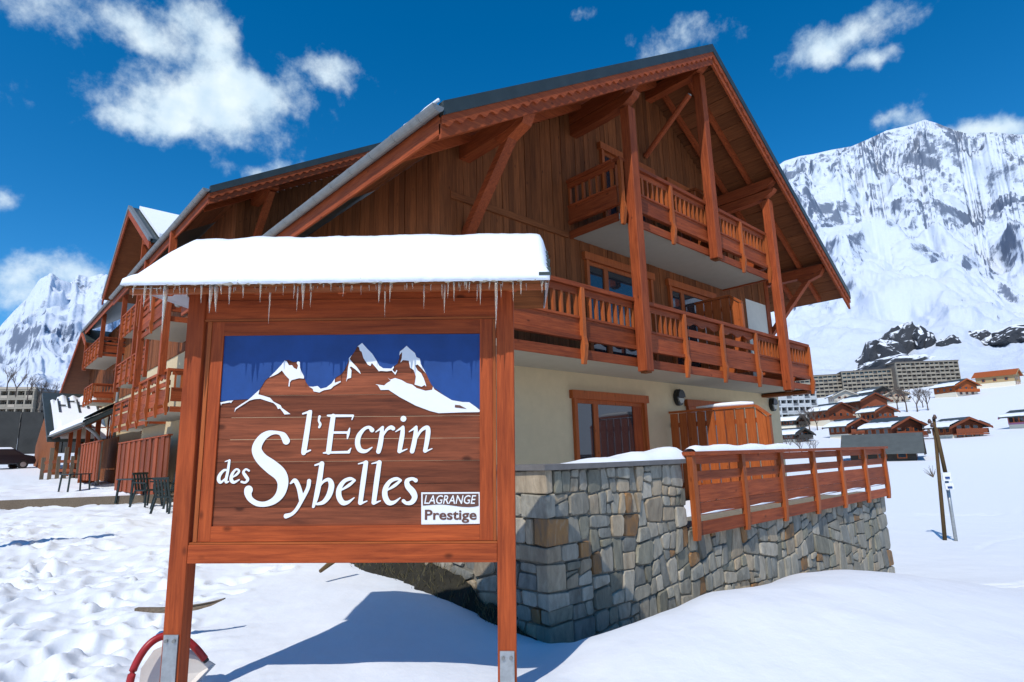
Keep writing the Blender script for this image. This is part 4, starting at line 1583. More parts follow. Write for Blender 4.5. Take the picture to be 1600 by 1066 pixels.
def flat(name, polys, mat, y, parent):
    """thin painted shapes from outlines given in board coordinates"""
    vs, fs = [], []
    for poly in polys:
        o = len(vs)
        vs += [(p[0], y, p[1]) for p in poly]
        for a, b, c in tessellate_polygon([[Vector((p[0], p[1], 0)) for p in poly]]):
            pa, pb, pc = poly[a], poly[b], poly[c]
            cr = (pb[0] - pa[0]) * (pc[1] - pa[1]) - (pb[1] - pa[1]) * (pc[0] - pa[0])
            if abs(cr) > 1e-9:
                fs.append((o + a, o + b, o + c) if cr > 0 else (o + a, o + c, o + b))
    me = bpy.data.meshes.new(name)
    me.from_pydata(vs, [], fs)
    me.materials.append(mat)
    o = bpy.data.objects.new(name, me)
    COL.objects.link(o)
    o.parent = parent
    WPOS[o] = Vector((0, 0, 0))
    return o


def trace(pts, ox, oy, k):
    return [on_sign(ox + x / k, oy + y / k) for x, y in pts]


K3 = 1600 / 220
A = lambda pts: trace(pts, 340, 520, K3)
Bq = lambda pts: trace(pts, 540, 520, K3)
sky_pts = A([(85, 37), (1600, 18)]) + Bq([(1540, 15), (1532, 880), (1480, 840), (1405, 788), (1330, 785), (1210, 765), (1110, 705), (1050, 655), (1003, 625), (970, 580), (948, 535), (915, 465), (880, 400), (855, 355), (845, 295), (805, 275), (790, 230), (740, 190), (695, 150),
      (650, 185), (615, 215), (612, 290), (590, 350), (545, 385), (520, 412), (430, 405), (385, 375), (350, 310), (300, 240), (250, 185), (190, 118), (135, 155), (105, 215), (70, 262), (38, 300), (20, 360), (-10, 420), (-45, 470), (-110, 510)]) + \
    A([(1340, 520), (1295, 575), (1240, 620), (1170, 635), (1140, 608), (1085, 612), (1040, 610), (1005, 560), (985, 500), (955, 450), (940, 380), (940, 325), (905, 330), (860, 335), (810, 310), (770, 315), (730, 365), (660, 440), (590, 505), (545, 540), (510, 600), (478, 648), (400, 720), (370, 755), (180, 765), (35, 782)])
flat('painted_sky', [sky_pts], BLUE_PAINT, -.0035, sign)
SN = [A([(480, 648), (400, 722), (350, 765), (270, 815), (205, 860), (195, 905), (215, 870), (290, 822), (370, 770), (430, 755), (490, 752), (560, 775), (640, 800), (672, 830), (690, 868), (715, 862), (765, 930), (832, 925), (735, 855), (720, 825), (640, 785), (600, 740), (500, 710), (468, 702)]),
      A([(36, 792), (45, 828), (52, 808), (150, 792), (158, 803), (165, 785), (185, 770), (120, 775), (60, 788)]),
      A([(590, 510), (660, 442), (730, 365), (765, 318), (790, 325), (815, 372), (850, 370), (870, 400), (905, 418), (918, 375), (903, 345), (915, 325), (938, 335), (940, 400), (960, 450), (985, 495), (985, 522), (930, 518), (845, 540), (826, 565), (822, 612), (808, 610), (818, 530), (770, 480), (735, 430), (690, 465), (640, 490)]),
      A([(1040, 612), (1085, 615), (1140, 606), (1175, 638), (1240, 622), (1300, 575), (1335, 522), (1335, 570), (1400, 548), (1405, 560), (1320, 610), (1290, 640), (1210, 655), (1160, 680), (1095, 668), (1085, 640)]),
      Bq([(190, 118), (250, 185), (305, 240), (350, 310), (385, 375), (430, 405), (520, 408), (548, 380), (552, 395), (535, 425), (565, 455), (580, 425), (590, 430), (568, 480), (525, 432), (470, 440), (400, 435), (380, 440), (340, 390), (300, 345), (285, 380), (255, 365), (205, 290), (185, 220), (165, 205), (155, 165), (138, 158)]),
      Bq([(72, 255), (40, 290), (42, 340), (30, 400), (20, 500), (8, 560), (25, 525), (65, 512), (70, 430), (50, 392), (65, 385), (110, 415), (175, 472), (165, 440), (130, 390), (85, 345), (50, 300)]),
      Bq([(695, 150), (740, 192), (790, 232), (806, 278), (846, 297), (856, 358), (882, 402), (915, 465), (880, 425), (850, 390), (820, 362), (792, 375), (820, 430), (860, 460), (890, 520), (918, 600), (915, 614), (900, 595), (865, 615), (785, 590), (800, 500), (775, 425), (735, 400), (720, 320), (655, 312), (625, 340), (640, 290), (645, 220), (612, 260), (618, 215), (655, 188)]),
      Bq([(480, 510), (510, 535), (565, 515), (640, 540), (700, 575), (760, 590), (810, 630), (910, 660), (985, 650), (995, 612), (1010, 645), (1110, 708), (1210, 768), (1330, 788), (1405, 790), (1480, 842), (1532, 885), (1520, 903), (1340, 905), (1060, 915), (960, 890), (800, 830), (620, 735), (490, 650), (400, 652), (370, 600), (340, 585), (370, 590), (440, 600), (475, 570), (515, 548)])]
flat('painted_snow', SN, WHITE_PAINT, -.006, sign)
flat('painted_rock', [Bq([(1245, 820), (1300, 825), (1378, 866), (1290, 855), (1242, 850)])], BROWN_PAINT, -.008, sign)


def brush(name, strokes, ox, oy, k, mat, y=-.006, res=.0016, slant=None):
    """lettering: variable-width brush strokes filled on a fine grid and cut along their outline"""
    pts = []
    for st in strokes:
        P = np.array(st, float)
        m = len(P)
        if m == 1:
            pts.append(P)
            continue
        out = []
        for i in range(m - 1):
            p0, p1, p2, p3 = P[max(i - 1, 0)], P[i], P[i + 1], P[min(i + 2, m - 1)]
            for t in np.linspace(0, 1, 26)[:-1]:
                out.append(.5 * ((2 * p1) + (-p0 + p2) * t + (2 * p0 - 5 * p1 + 4 * p2 - p3) * t * t + (-p0 + 3 * p1 - 3 * p2 + p3) * t ** 3))
        out.append(P[-1])
        pts.append(np.array(out))
    pts = np.concatenate(pts)
    ab = np.array([on_sign(ox + p[0] / k, oy + p[1] / k) for p in pts])
    sc = 4.0 / F_PX / k
    rad = np.maximum(pts[:, 2], 4) / 2 * sc
    lo, hi = (ab - rad[:, None]).min(0) - 3 * res, (ab + rad[:, None]).max(0) + 3 * res
    gx, gy = np.arange(lo[0], hi[0], res), np.arange(lo[1], hi[1], res)
    GX, GY = np.meshgrid(gx, gy, indexing='ij')
    Fd = np.full(GX.shape, 9.)
    for (a, b), r0 in zip(ab, rad):
        Fd = np.minimum(Fd, np.hypot(GX - a, GY - b) - r0)
    vid, vs, fs = {}, [], []

    def vert(key, p):
        if key not in vid:
            vid[key] = len(vs)
            vs.append((p[0], y, p[1]))
        return vid[key]
    nx, ny = Fd.shape
    ins = Fd < 0
    act = np.argwhere(ins[:-1, :-1] | ins[1:, :-1] | ins[:-1, 1:] | ins[1:, 1:])
    for i, j in act:
        cs = [(i, j), (i + 1, j), (i + 1, j + 1), (i, j + 1)]
        poly = []
        for a in range(4):
            p, q = cs[a], cs[(a + 1) % 4]
            fp, fq = Fd[p], Fd[q]
            if fp < 0:
                poly.append(vert((p, p), (gx[p[0]], gy[p[1]])))
            if (fp < 0) != (fq < 0):
                t = fp / (fp - fq)
                kk = (min(p, q), max(p, q))
                poly.append(vert(kk, (gx[p[0]] + (gx[q[0]] - gx[p[0]]) * t, gy[p[1]] + (gy[q[1]] - gy[p[1]]) * t)))
        if len(poly) > 2:
            fs.append(tuple(poly))
    me = bpy.data.meshes.new(name)
    me.from_pydata(vs, [], fs)
    me.materials.append(mat)
    o = bpy.data.objects.new(name, me)
    COL.objects.link(o)
    o.parent = sign
    WPOS[o] = Vector((0, 0, 0))
    return o


K1, K2 = 1066 / 200, 1184 / 200
O1, O2 = (330, 620), (480, 640)
L1 = {'capital_s': [[(628, 368, 60), (605, 325, 50), (575, 304, 30), (530, 298, 30), (480, 307, 48), (430, 340, 64), (390, 400, 76), (385, 455, 84), (425, 520, 95), (505, 585, 112), (575, 645, 106), (600, 715, 90), (582, 800, 74), (530, 862, 56), (455, 893, 42), (385, 888, 42), (330, 852, 44), (310, 805, 58), (314, 776, 70)]],
      'letter_y': [[(663, 722, 12), (700, 698, 34), (732, 755, 38), (752, 840, 42), (752, 860, 36)], [(818, 702, 34), (808, 760, 32), (765, 845, 32), (718, 930, 28), (675, 975, 28), (626, 993, 38)]],
      'letter_b': [[(868, 570, 14), (930, 550, 20)], [(924, 558, 40), (905, 690, 44), (878, 830, 40), (853, 915, 22)], [(885, 790, 12), (928, 715, 20), (980, 690, 30), (1004, 735, 46), (985, 815, 46), (940, 875, 34), (885, 893, 20)]],
      'letter_l': [[(766, 142, 14), (832, 122, 22)], [(823, 132, 40), (802, 280, 44), (776, 445, 44), (772, 468, 32)], [(775, 466, 20), (828, 446, 13)]],
      'apostrophe': [[(905, 166, 22), (899, 200, 17), (911, 230, 21), (902, 254, 18)]],
      'letter_d': [[(146, 615, 14), (112, 612, 20), (76, 650, 28), (66, 690, 30), (84, 712, 22), (125, 675, 12), (146, 630, 10)], [(120, 540, 8), (158, 527, 12)], [(155, 532, 20), (142, 620, 23), (126, 705, 24), (150, 706, 9)]],
      'letter_e': [[(180, 672, 10), (218, 645, 20), (236, 618, 18), (212, 604, 16), (180, 640, 24), (170, 688, 30), (192, 712, 24), (238, 690, 10)]],
      'letter_s': [[(318, 616, 16), (292, 604, 16), (272, 628, 22), (290, 660, 28), (308, 690, 24), (286, 714, 18), (256, 708, 18)]]}
L2 = {'capital_e': [[(243, 62, 44), (224, 200, 48), (200, 392, 48)], [(192, 56, 16), (250, 58, 24), (425, 58, 22)], [(428, 58, 16), (416, 94, 9)], [(240, 213, 22), (385, 213, 22)], [(396, 172, 9), (384, 215, 26), (374, 268, 12)], [(153, 402, 12), (200, 398, 20), (388, 394, 24)], [(388, 388, 26), (407, 358, 9)]],
      'letter_c': [[(602, 190, 42), (575, 165, 28), (530, 180, 30), (482, 240, 44), (468, 310, 48), (490, 372, 44), (545, 385, 30), (602, 350, 10)]],
      'letter_r': [[(636, 208, 9), (700, 165, 26)], [(695, 172, 32), (690, 240, 42), (676, 330, 46), (661, 388, 42)], [(690, 265, 14), (735, 190, 24), (775, 166, 36), (798, 176, 36)]],
      'letter_i': [[(820, 205, 9), (888, 162, 26)], [(886, 170, 34), (882, 230, 42), (868, 310, 44), (855, 385, 38)], [(858, 392, 20), (925, 366, 9)], [(892, 86, 54)]],
      'letter_n': [[(945, 206, 9), (1010, 162, 26)], [(1006, 170, 34), (1004, 225, 40), (990, 310, 44), (972, 385, 42)], [(996, 300, 14), (1050, 200, 26), (1108, 166, 36), (1120, 205, 44), (1108, 300, 42), (1092, 380, 38)], [(1092, 390, 18), (1156, 362, 9)]],
      'letter_e': [[(312, 748, 12), (385, 702, 28), (442, 655, 20)], [(442, 652, 16), (400, 640, 30), (342, 665, 36), (300, 730, 46), (296, 800, 50), (328, 858, 46), (378, 858, 30), (437, 815, 9)]],
      'letter_l': [[(476, 502, 10), (550, 484, 22)], [(545, 492, 42), (522, 650, 47), (494, 860, 42)], [(500, 868, 22), (555, 846, 10)]],
      'letter_s': [[(1006, 655, 36), (972, 640, 28), (926, 660, 40), (932, 708, 50), (975, 758, 58), (996, 808, 50), (970, 855, 42), (922, 866, 30), (892, 845, 32)]]}
for nm, st in L1.items():
    brush(nm, st, O1[0], O1[1], K1, WHITE_PAINT)
for nm, st in L2.items():
    brush(nm, st, O2[0], O2[1], K2, WHITE_PAINT)
sh = lambda st, dx, dy: [[(a + dx, b + dy, c) for a, b, c in s] for s in st]
brush('letter_l', sh(L2['letter_l'], 124, -2), O2[0], O2[1], K2, WHITE_PAINT)
brush('letter_e', sh(L2['letter_e'], 426, 0), O2[0], O2[1], K2, WHITE_PAINT)

# operator's plate
K5 = 1600 / 130
Q = lambda pts: trace(pts, 640, 750, K5)
flat('plate', [Q([(226, 238), (1348, 232), (1362, 842), (228, 856)])], WHITE_PAINT, -.005, sign)
wave = [(255, 272), (1325, 262), (1328, 495), (1260, 512), (1140, 520), (1000, 514), (860, 495), (720, 476), (600, 468), (450, 474), (258, 492)]
flat('plate_band', [Q(wave)], BROWN_PAINT, -.0075, sign)


def small_text(name, txt, x0, x1, ytop, ybase, mat, y, shear, off, capfrac=1.):
    c = bpy.data.curves.new(name, 'FONT')
    c.body = txt
    c.shear = shear
    c.offset = off
    c.resolution_u = 3
    tmp = bpy.data.objects.new(name, c)
    COL.objects.link(tmp)
    bpy.context.view_layer.update()
    me = bpy.data.meshes.new_from_object(tmp.evaluated_get(bpy.context.evaluated_depsgraph_get()))
    bpy.data.objects.remove(tmp)
    n = len(me.vertices)
    co = np.zeros(n * 3)
    me.vertices.foreach_get('co', co)
    co = co.reshape(-1, 3)
    bl = on_sign(640 + x0 / K5, 750 + ybase / K5)
    br = on_sign(640 + x1 / K5, 750 + ybase / K5)
    tp = on_sign(640 + x0 / K5, 750 + ytop / K5)
    X = (co[:, 0] - co[:, 0].min()) / np.ptp(co[:, 0])
    cap = .69
    H = co[:, 1] / cap
    new = np.stack([bl[0] + X * (br[0] - bl[0]), np.full(n, y), bl[1] + X * (br[1] - bl[1]) + H * (tp[1] - bl[1])], 1)
    me.vertices.foreach_set('co', new.ravel())
    me.update()
    me.materials.clear()
    me.materials.append(mat)
    o = bpy.data.objects.new(name, me)
    COL.objects.link(o)
    o.parent = sign
    WPOS[o] = Vector((0, 0, 0))


small_text('plate_lettering', 'LAGRANGE', 285, 1282, 292, 455, WHITE_PAINT, -.0098, .22, .008)
small_text('plate_lettering', 'Prestige', 295, 1292, 575, 758, BROWN_PAINT, -.0075, 0., .022)

# little roof over the sign
EA0, EA1 = -1.395, 1.35
E_C, E_B = -.32, .905         # front eave: depth and height of its lower edge
R_C, R_B = .06, 1.19
sl = (R_B - E_B) / (R_C - E_C)
mk('roof_board', prism([(EA0, E_C, E_B), (EA0, R_C, R_B), (EA0, R_C + .5, E_B + .02), (EA0, R_C + .5, E_B + .045), (EA0, R_C, R_B + .028), (EA0, E_C, E_B + .028)], (EA1 - EA0, 0, 0)), wood('clad', 0), sign)
mk('eave_batten', box(EA0 + .02, EA1 - .02, E_C + .012, E_C + .045, E_B - .035, E_B - .002), wood('orange', 0), sign)
for a in (-1.15, -.55, .0, .55, 1.12):
    mk('roof_rafter', beam((a, E_C + .05, E_B - .015), (a, R_C, R_B - .05), .05, .06), wood('sign', 1), sign)
for k in range(13):
    a = EA0 + .005 + k * .0
shing = []
for k in range(6):
    f = (k + .3) / 6
    c = E_C + (R_C - E_C) * f
    b = E_B + (R_B - E_B) * f
    mk('shingle_end', box(EA1 - .06, EA1 + .012 + rng.uniform(0, .012), c - .05, c + .04, b + .032, b + .052), METAL_ROOF, sign)
# snow cushion with a hanging icy lip
NA, NS = 120, 26
vs, fs = [], []
prof_n = 0
for i in range(NA + 1):
    fa = i / NA
    a = EA0 - .01 + (EA1 - EA0 + .02) * fa
    endk = min(1., fa * (EA1 - EA0) / .22) ** .7 * min(1., (1 - fa) * (EA1 - EA0) / .05) ** .5
    nz = float(fbm(np.array([a * 2.1]), np.array([3.3]), 3)[0]) * .012
    lip = float(fbm(np.array([a * 5.5]), np.array([8.1]), 4)[0])
    ring = []
    # front lip, up the front, over the crest, down behind
    t0 = max(.012, .138 * endk)
    for s, h in ((-.02, .0), (-.035 - .012 * abs(lip), .022 + .01 * lip), (-.02, .05), (.02, .075 * (.3 + .7 * endk) + .02), (.07, .75 * t0), (.14, .95 * t0), (.24, 1.06 * t0), (.34, 1.1 * t0), (.44, 1.12 * t0), (.52, 1.08 * t0)):
        s = s * .74 if s > 0 else s
        c = E_C + s
        gr_ = float(fbm(np.array([a * 9.0 + 3]), np.array([s * 16.0]), 3)[0]) * .006
        ring.append((a, c + gr_ * .6, E_B + .03 + s * sl + h + (nz + gr_) * min(1, h * 12)))
    for s, h in ((.06, 1.0), (.16, .95), (.28, .9), (.40, .8), (.48, .5), (.51, .03)):
        ring.append((a, R_C + s, R_B + .03 - s * (R_B - E_B) / .5 + h * t0))
    prof_n = len(ring)
    vs += ring
for i in range(NA):
    for k in range(prof_n - 1):
        q = i * prof_n + k
        fs.append((q, q + prof_n, q + prof_n + 1, q + 1))
fs.append(tuple(range(prof_n)))
fs.append(tuple(range((NA + 1) * prof_n - 1, NA * prof_n - 1, -1)))
cap = thing('sign_snow', 'thick white snow cushion with icicles on the roof of the sign', 'snow', (0, 0, 0), local=True)
cap.matrix_world = sign.matrix_world.copy()
cs = mk('snow', (vs, fs), SNOW_FINE, cap, smooth=True)
# dirty ice along the drip edge
a = EA0
ip, ir = [], []
while a < EA1:
    ip.append((a, E_C - .012 + rng.uniform(-.006, .006), E_B + .026 + rng.uniform(-.008, .012)))
    ir.append(rng.uniform(.007, .013) + max(0, .008 * math.sin(a * 4.1 + 1) * math.sin(a * 11)))
    a += .022
mk('icy_edge', tube(ip, ir, 7), DIRTY_ICE, cap, smooth=True)
ICL = [(232, 40, 5), (238, 46, 4), (248, 16, 3), (262, 88, 9), (238, 26, 4), (295, 22, 4), (320, 34, 4), (334, 52, 8), (341, 50, 8), (349, 18, 4), (364, 38, 5), (384, 25, 4), (412, 34, 4), (424, 72, 4), (446, 20, 3), (462, 26, 4), (468, 50, 4), (478, 48, 7), (488, 42, 4), (540, 24, 3), (552, 16, 3), (566, 20, 4), (596, 36, 6), (603, 62, 4), (613, 36, 4), (664, 48, 4),
       (692, 30, 3), (696, 56, 5), (702, 30, 3), (711, 36, 4), (720, 18, 3), (735, 20, 3), (747, 34, 4), (752, 44, 4), (766, 16, 3), (776, 88, 6), (783, 30, 3), (802, 38, 3), (814, 26, 4), (822, 16, 3), (846, 22, 4), (852, 18, 4), (214, 22, 3), (284, 14, 3), (520, 14, 3), (634, 14, 3), (646, 12, 3), (675, 16, 3), (728, 14, 3)]
ICL += [(rng.uniform(200, 850), rng.uniform(6, 16), rng.uniform(2, 3.5)) for _ in range(46)]
for (px, ln, w) in ICL:
    d = look(px, 448)
    q = SM.transposed() @ (d * ((SCN.y + E_C) / d.y) - SCN)
    L, W = ln * 3.5 / F_PX * .92, w * 3.5 / F_PX / 2 * .95
    a, c, b = q.x, E_C + rng.uniform(-.012, .02), E_B + .012
    lean = rng.uniform(-.006, .006)
    path = [(a + lean * t + rng.uniform(-.001, .001), c, b - L * t) for t in (-.02, .12, .3, .5, .7, .88, 1.0)]
    mk('icicle', tube(path, [W * 1.1, W, W * .82, W * .62, W * .4, W * .2, .0006], 8), ICE, cap, smooth=True)

# ------------------------------------------------------------------ things in the foreground snow
# red tube frame with a pale board, half buried beside the left post
hoop = thing('red_hoop', 'curved red tube with a pale board, half buried in snow by the sign post', 'tube frame', wv((-2.3, 3.75, -1.45)))


def near(x, y, Y):
    d = look(x, y)
    return wv(d * (Y / d.y))


hp = [near(196, 1110, 4.08), near(203, 1066, 4.1), near(212, 1038, 4.13), near(230, 1010, 4.17), near(252, 995, 4.22), near(280, 994, 4.27), near(303, 1010, 4.32), near(320, 1030, 4.36)]
sm = []
for i in range(len(hp) - 1):
    p0, p1, p2, p3 = hp[max(i - 1, 0)], hp[i], hp[i + 1], hp[min(i + 2, len(hp) - 1)]
    for t in np.linspace(0, 1, 6)[:-1]:
        sm.append(.5 * ((2 * p1) + (p2 - p0) * t + (2 * p0 - 5 * p1 + 4 * p2 - p3) * t * t + (3 * p1 - p0 - 3 * p2 + p3) * t ** 3))
sm.append(hp[-1])
mk('tube', tube(sm, .024, 10), RED_PAINT, hoop, smooth=True)
mk('tube_end', tube([sm[-1], sm[-1] + (sm[-1] - sm[-2]).normalized() * .02], .02, 10), BLACK_PL, hoop)
mk('board', prism([near(212, 1110, 4.2), near(220, 1045, 4.22), near(240, 1016, 4.26), near(262, 1006, 4.3), near(298, 1016, 4.38), near(334, 1038, 4.44), near(300, 1075, 4.3)], wv((0, .03, -.01))), PALE_BOARD, hoop)
edge_t = [near(210, 951, 5.3), near(240, 951, 5.3), near(275, 950, 5.32), near(310, 945, 5.35), near(330, 941, 5.37), near(348, 936, 5.4)]
edge_b = [near(210, 955, 5.3), near(240, 958, 5.3), near(275, 959, 5.32), near(310, 953, 5.35), near(330, 947, 5.37), near(348, 938, 5.4)]
tag(mk('bent_plank', prism(edge_t + edge_b[::-1], wv((0, .05, .0))), wood('grey', 0)), 'thin curved grey plank sticking out of the snow behind the left post', 'plank')
pl = [near(500, 893, 7.0), near(524, 874, 7.2)]
tag(mk('stick', tube([pl[0], pl[1], pl[1] + (pl[1] - pl[0]) * .6], [.02, .035, .03], 6), wood('pole', 0)), 'short dark stick poking out of the snow under the sign', 'stick')

# bare earth bank leaning against the wall return
def bank_edge(v):
    return float(np.interp(v, [4.0, 4.3, 4.7, 5.2, 5.7, 6.4, 7.4, 9, 11], [4.12, 4.02, 3.93, 3.90, 3.86, 3.84, 3.95, 4.3, 4.9])) + .09 * float(fbm(np.array([v * 2.2]), np.array([1.7]), 3)[0])


def bank_z(u, v, e):
    t = u - e
    return ground(u, v) + min(.26, t * 1.3) * min(1, max(0, (v - 4.1) / .9)) + .035 * float(fbm(np.array([u * 6]), np.array([v * 6]), 3)[0]) * min(1, t * 8)


nu, nv = 30, 110
vs, fs = [], []
keep = {}
for j in range(nv + 1):
    v = 4.03 + 5.5 * j / nv
    e = bank_edge(v)
    umax = 4.09 if v < 7.2 else 5.2
    for i in range(nu + 1):
        u = e + max(.03, umax - e) * i / nu
        vs.append((u, v, bank_z(u, v, e) - (.04 if i == 0 else 0)))
for j in range(nv):
    for i in range(nu):
        q = j * (nu + 1) + i
        fs.append((q, q + 1, q + nu + 2, q + nu + 1))
bank = mk('soil_bank', (vs, fs), SOIL, None, smooth=True)
bank['kind'] = 'structure'
# withered grass and clods on the bank
gv, gf = [], []
for k in range(700):
    v = rng.uniform(4.3, 8.5)
    e = bank_edge(v)
    u = rng.uniform(e - .02, (4.08 if v < 7.2 else 5.0))
    z = bank_z(u, v, e)
    a, h = rng.uniform(0, 6.28), rng.uniform(.03, .11)
    dx, dy = math.cos(a) * .006, math.sin(a) * .006
    o = len(gv)
    gv += [(u - dx, v - dy, z - .02), (u + dx, v + dy, z - .02), (u + rng.uniform(-.06, .06), v + rng.uniform(-.06, .06), z + h)]
    gf.append((o, o + 1, o + 2))
if gv:
    gr = mk('withered_grass', (gv, gf), plain('withered_grass', (.10, .085, .04), .9, noise=.4, nscale=30))
    tag(gr, 'withered brown grass on the bare earth bank beside the wall', 'grass', kind='stuff')

# ------------------------------------------------------------------ pole on the right
d = look(1473, 838)
pw = wv(d * (22.5 / d.y))
gz = ground(pw.x, pw.y)
pole = thing('utility_pole', 'leaning brown wooden pole with a strut and white plates in the snow field', 'pole', (pw.x, pw.y, gz))


def pt(x, y, Y):
    d = look(x, y)
    return wv(d * (Y / d.y))


k = pw.z
b0, t0 = pt(1474, 838, 22.5), pt(1459, 652, 22.5)
b0.z -= .6
mk('pole_shaft', tube([b0, t0], [.07, .055], 10), wood('pole', 2), pole, smooth=True)
b1, m1, t1 = pt(1493, 842, 22.2), pt(1477, 738, 22.3), pt(1462, 668, 22.4)
b1.z -= .4
mk('strut', tube([m1, t1], [.07, .06], 10), wood('pole', 2), pole, smooth=True)
mk('pipe', tube([b1, m1], .06, 10), STEEL, pole, smooth=True)
for px, py, hh in ((1479, 745, .30), (1483, 760, .22)):
    c = pt(px, py, 22.0)
    mk('plate', beam(c + Vector((0, 0, -hh / 2)), c + Vector((0, 0, hh / 2)), .30, .05, tuple(wv((0, 1, 0)))), WHITE_PAINT, pole)
    mk('plate_mark', beam(c + wv((0, -.04, -.07)), c + wv((0, -.04, .0)), .16, .02, tuple(wv((0, 1, 0)))), BLUE_PAINT, pole)
for px, py in ((1453, 662), (1457, 668), (1452, 678), (1461, 655)):
    c = pt(px, py, 22.4)
    mk('insulator', tube([c, c + Vector((0, 0, .07)), c + Vector((0, 0, .12)), c + Vector((0, 0, .17))], [.05, .075, .05, .03], 8), plain('insulator_brown', (.09, .05, .035), .4), pole, smooth=True)
tw = thing('leafless_shrub', 'small bare shrub tuft in the snow beside the pole', 'shrub', pt(1456, 745, 23.5))
for i in range(14):
    c = pt(1458, 746, 23.5)
    mk('twig', tube([c, c + wv((rng.uniform(-.35, .1), rng.uniform(-.1, .1), rng.uniform(.15, .5)))], [.012, .004], 4), wood('grey', 2), tw)

# ------------------------------------------------------------------ village on the right
VILL_WALL = wood('far', 0)


def far_chalet(label, az, r, rz, L, W, H, snow=1., wallm=None, base=.35, roofm=None, zoff=0., group='village chalets', bal=True, cat='chalet', name='village_chalet', pitch=.46):
    u, v = polar(az, r)
    z = ground(u, v) + zoff - .3
    root = thing(name, label, cat, (u, v, z), rz, group=group, local=True)
    wm = wallm or wood('far', 0)
    hb = H * base
    mk('base', box(-L / 2, L / 2, -W / 2, W / 2, -2, hb), WHITE_PL, root)
    rise = W / 2 * pitch
    mk('wall', prism([(-L / 2 - .03, -W / 2 - .03, hb), (-L / 2 - .03, W / 2 + .03, hb), (-L / 2 - .03, W / 2 + .03, H), (-L / 2 - .03, 0, H + rise), (-L / 2 - .03, -W / 2 - .03, H)], (L + .06, 0, 0)), wm, root)
    oh = 1.1
    rm = roofm or METAL_ROOF
    for s in (-1, 1):
        e = (W / 2 + oh)
        rf = mk('roof_slope', prism([(-L / 2 - oh, s * e, H - oh * pitch + .05), (-L / 2 - oh, 0, H + rise + .05), (-L / 2 - oh, 0, H + rise + .3), (-L / 2 - oh, s * e, H - oh * pitch + .3)], (L + 2 * oh, 0, 0)), rm, root)
        if snow > 0:
            n = 10
            pv, pf = [], []
            for i in range(n + 1):
                x = -L / 2 - oh + .2 + (L + 2 * oh - .4) * i / n
                top = .12 + (1 - snow) * .55 + rng.uniform(-.04, .04)
                for f, h in ((top, .0), (top + .03, .22), (.93, .25), (.97 + rng.uniform(-.02, .02), .0)):
                    pv.append((x, s * e * f, H + rise + .3 - (rise + oh * pitch) * f + h))
            for i in range(n):
                for k_ in range(3):
                    a = i * 4 + k_
                    pf.append((a, a + 4, a + 5, a + 1) if s > 0 else (a, a + 1, a + 5, a + 4))
            mk('roof_snow', (pv, pf), SNOW_FINE, rf, smooth=True)
        mk('barge_board', prism([(s * (L / 2 + oh) - .08, -e, H - oh * pitch - .15), (s * (L / 2 + oh) - .08, 0, H + rise - .15), (s * (L / 2 + oh) - .08, e, H - oh * pitch - .15), (s * (L / 2 + oh) - .08, e, H - oh * pitch + .25), (s * (L / 2 + oh) - .08, 0, H + rise + .28), (s * (L / 2 + oh) - .08, -e, H - oh * pitch + .25)], (.16, 0, 0)), wm, root)
    # openings on the gable and the long side, one piece each
    for s in (-1, 1):
        x = s * (L / 2 + .06)
        for yy in (-W * .27, 0, W * .27):
            for zz in (hb * .25, hb + (H - hb) * .25):
                f = mk('window', box(x - .04, x + .04, yy - .55, yy + .55, zz, zz + 1.35), wood('orange', 2), root)
                mk('pane', box(x - .05, x + .05, yy - .42, yy + .42, zz + .12, zz + 1.23), WINDOW, f)
        y = s * (W / 2 + .06)
        for xx in (-L * .3, 0, L * .3):
            zz = hb + (H - hb) * .2
            f = mk('window', box(xx - .6, xx + .6, y - .04, y + .04, zz, zz + 1.3), wood('orange', 2), root)
            mk('pane', box(xx - .46, xx + .46, y - .05, y + .05, zz + .12, zz + 1.18), WINDOW, f)
    if bal:
        bm_ = mk('balcony', box(-L / 2 - 1.2, -L / 2 - .03, -W / 2, W / 2, hb - .1, hb + .12), wm, root)
        mk('balcony_rail', box(-L / 2 - 1.2, -L / 2 - 1.1, -W / 2, W / 2, hb + .2, hb + 1.05), wm, bm_)
        bm_ = mk('balcony', box(-L / 2, L / 2, -W / 2 - 1.1, -W / 2 - .03, hb - .1, hb + .12), wm, root)
        mk('balcony_rail', box(-L / 2, L / 2, -W / 2 - 1.1, -W / 2 - 1.0, hb + .2, hb + 1.05), wm, bm_)
    return root


DW = plain('dark_barn_wood', (.05, .043, .035), .9, noise=.3, nscale=2)
SL_ROOF = plain('slate_roof', (.075, .085, .082), .7, noise=.2, nscale=1.)
face = lambda az, k: YAW - R(az) + k            # turn so that the local -X gable looks back along the line of sight


def survey(px, py, r0=60, r1=430):
    """distance along the line of sight at which the snow ground is reached"""
    d = look(px, py)
    az, t = math.atan2(d.x, d.y), d.z / math.hypot(d.x, d.y)
    rr = np.geomspace(r0, r1, 400)
    g = ground_xy(rr * math.sin(az), rr * math.cos(az)) / rr
    k = np.argmax(g > t)
    return math.degrees(az), float(rr[k] if g[k] > t else r1)


def village(label, cx, base_y, wpx, k, H, **kw):
    az, r = survey(cx, base_y)
    w = wpx / F_PX * r * math.cos(R(az)) * .68
    far_chalet(label, az, r, face(az, k), w * kw.pop('lk', 1.), w, w * H, **kw)


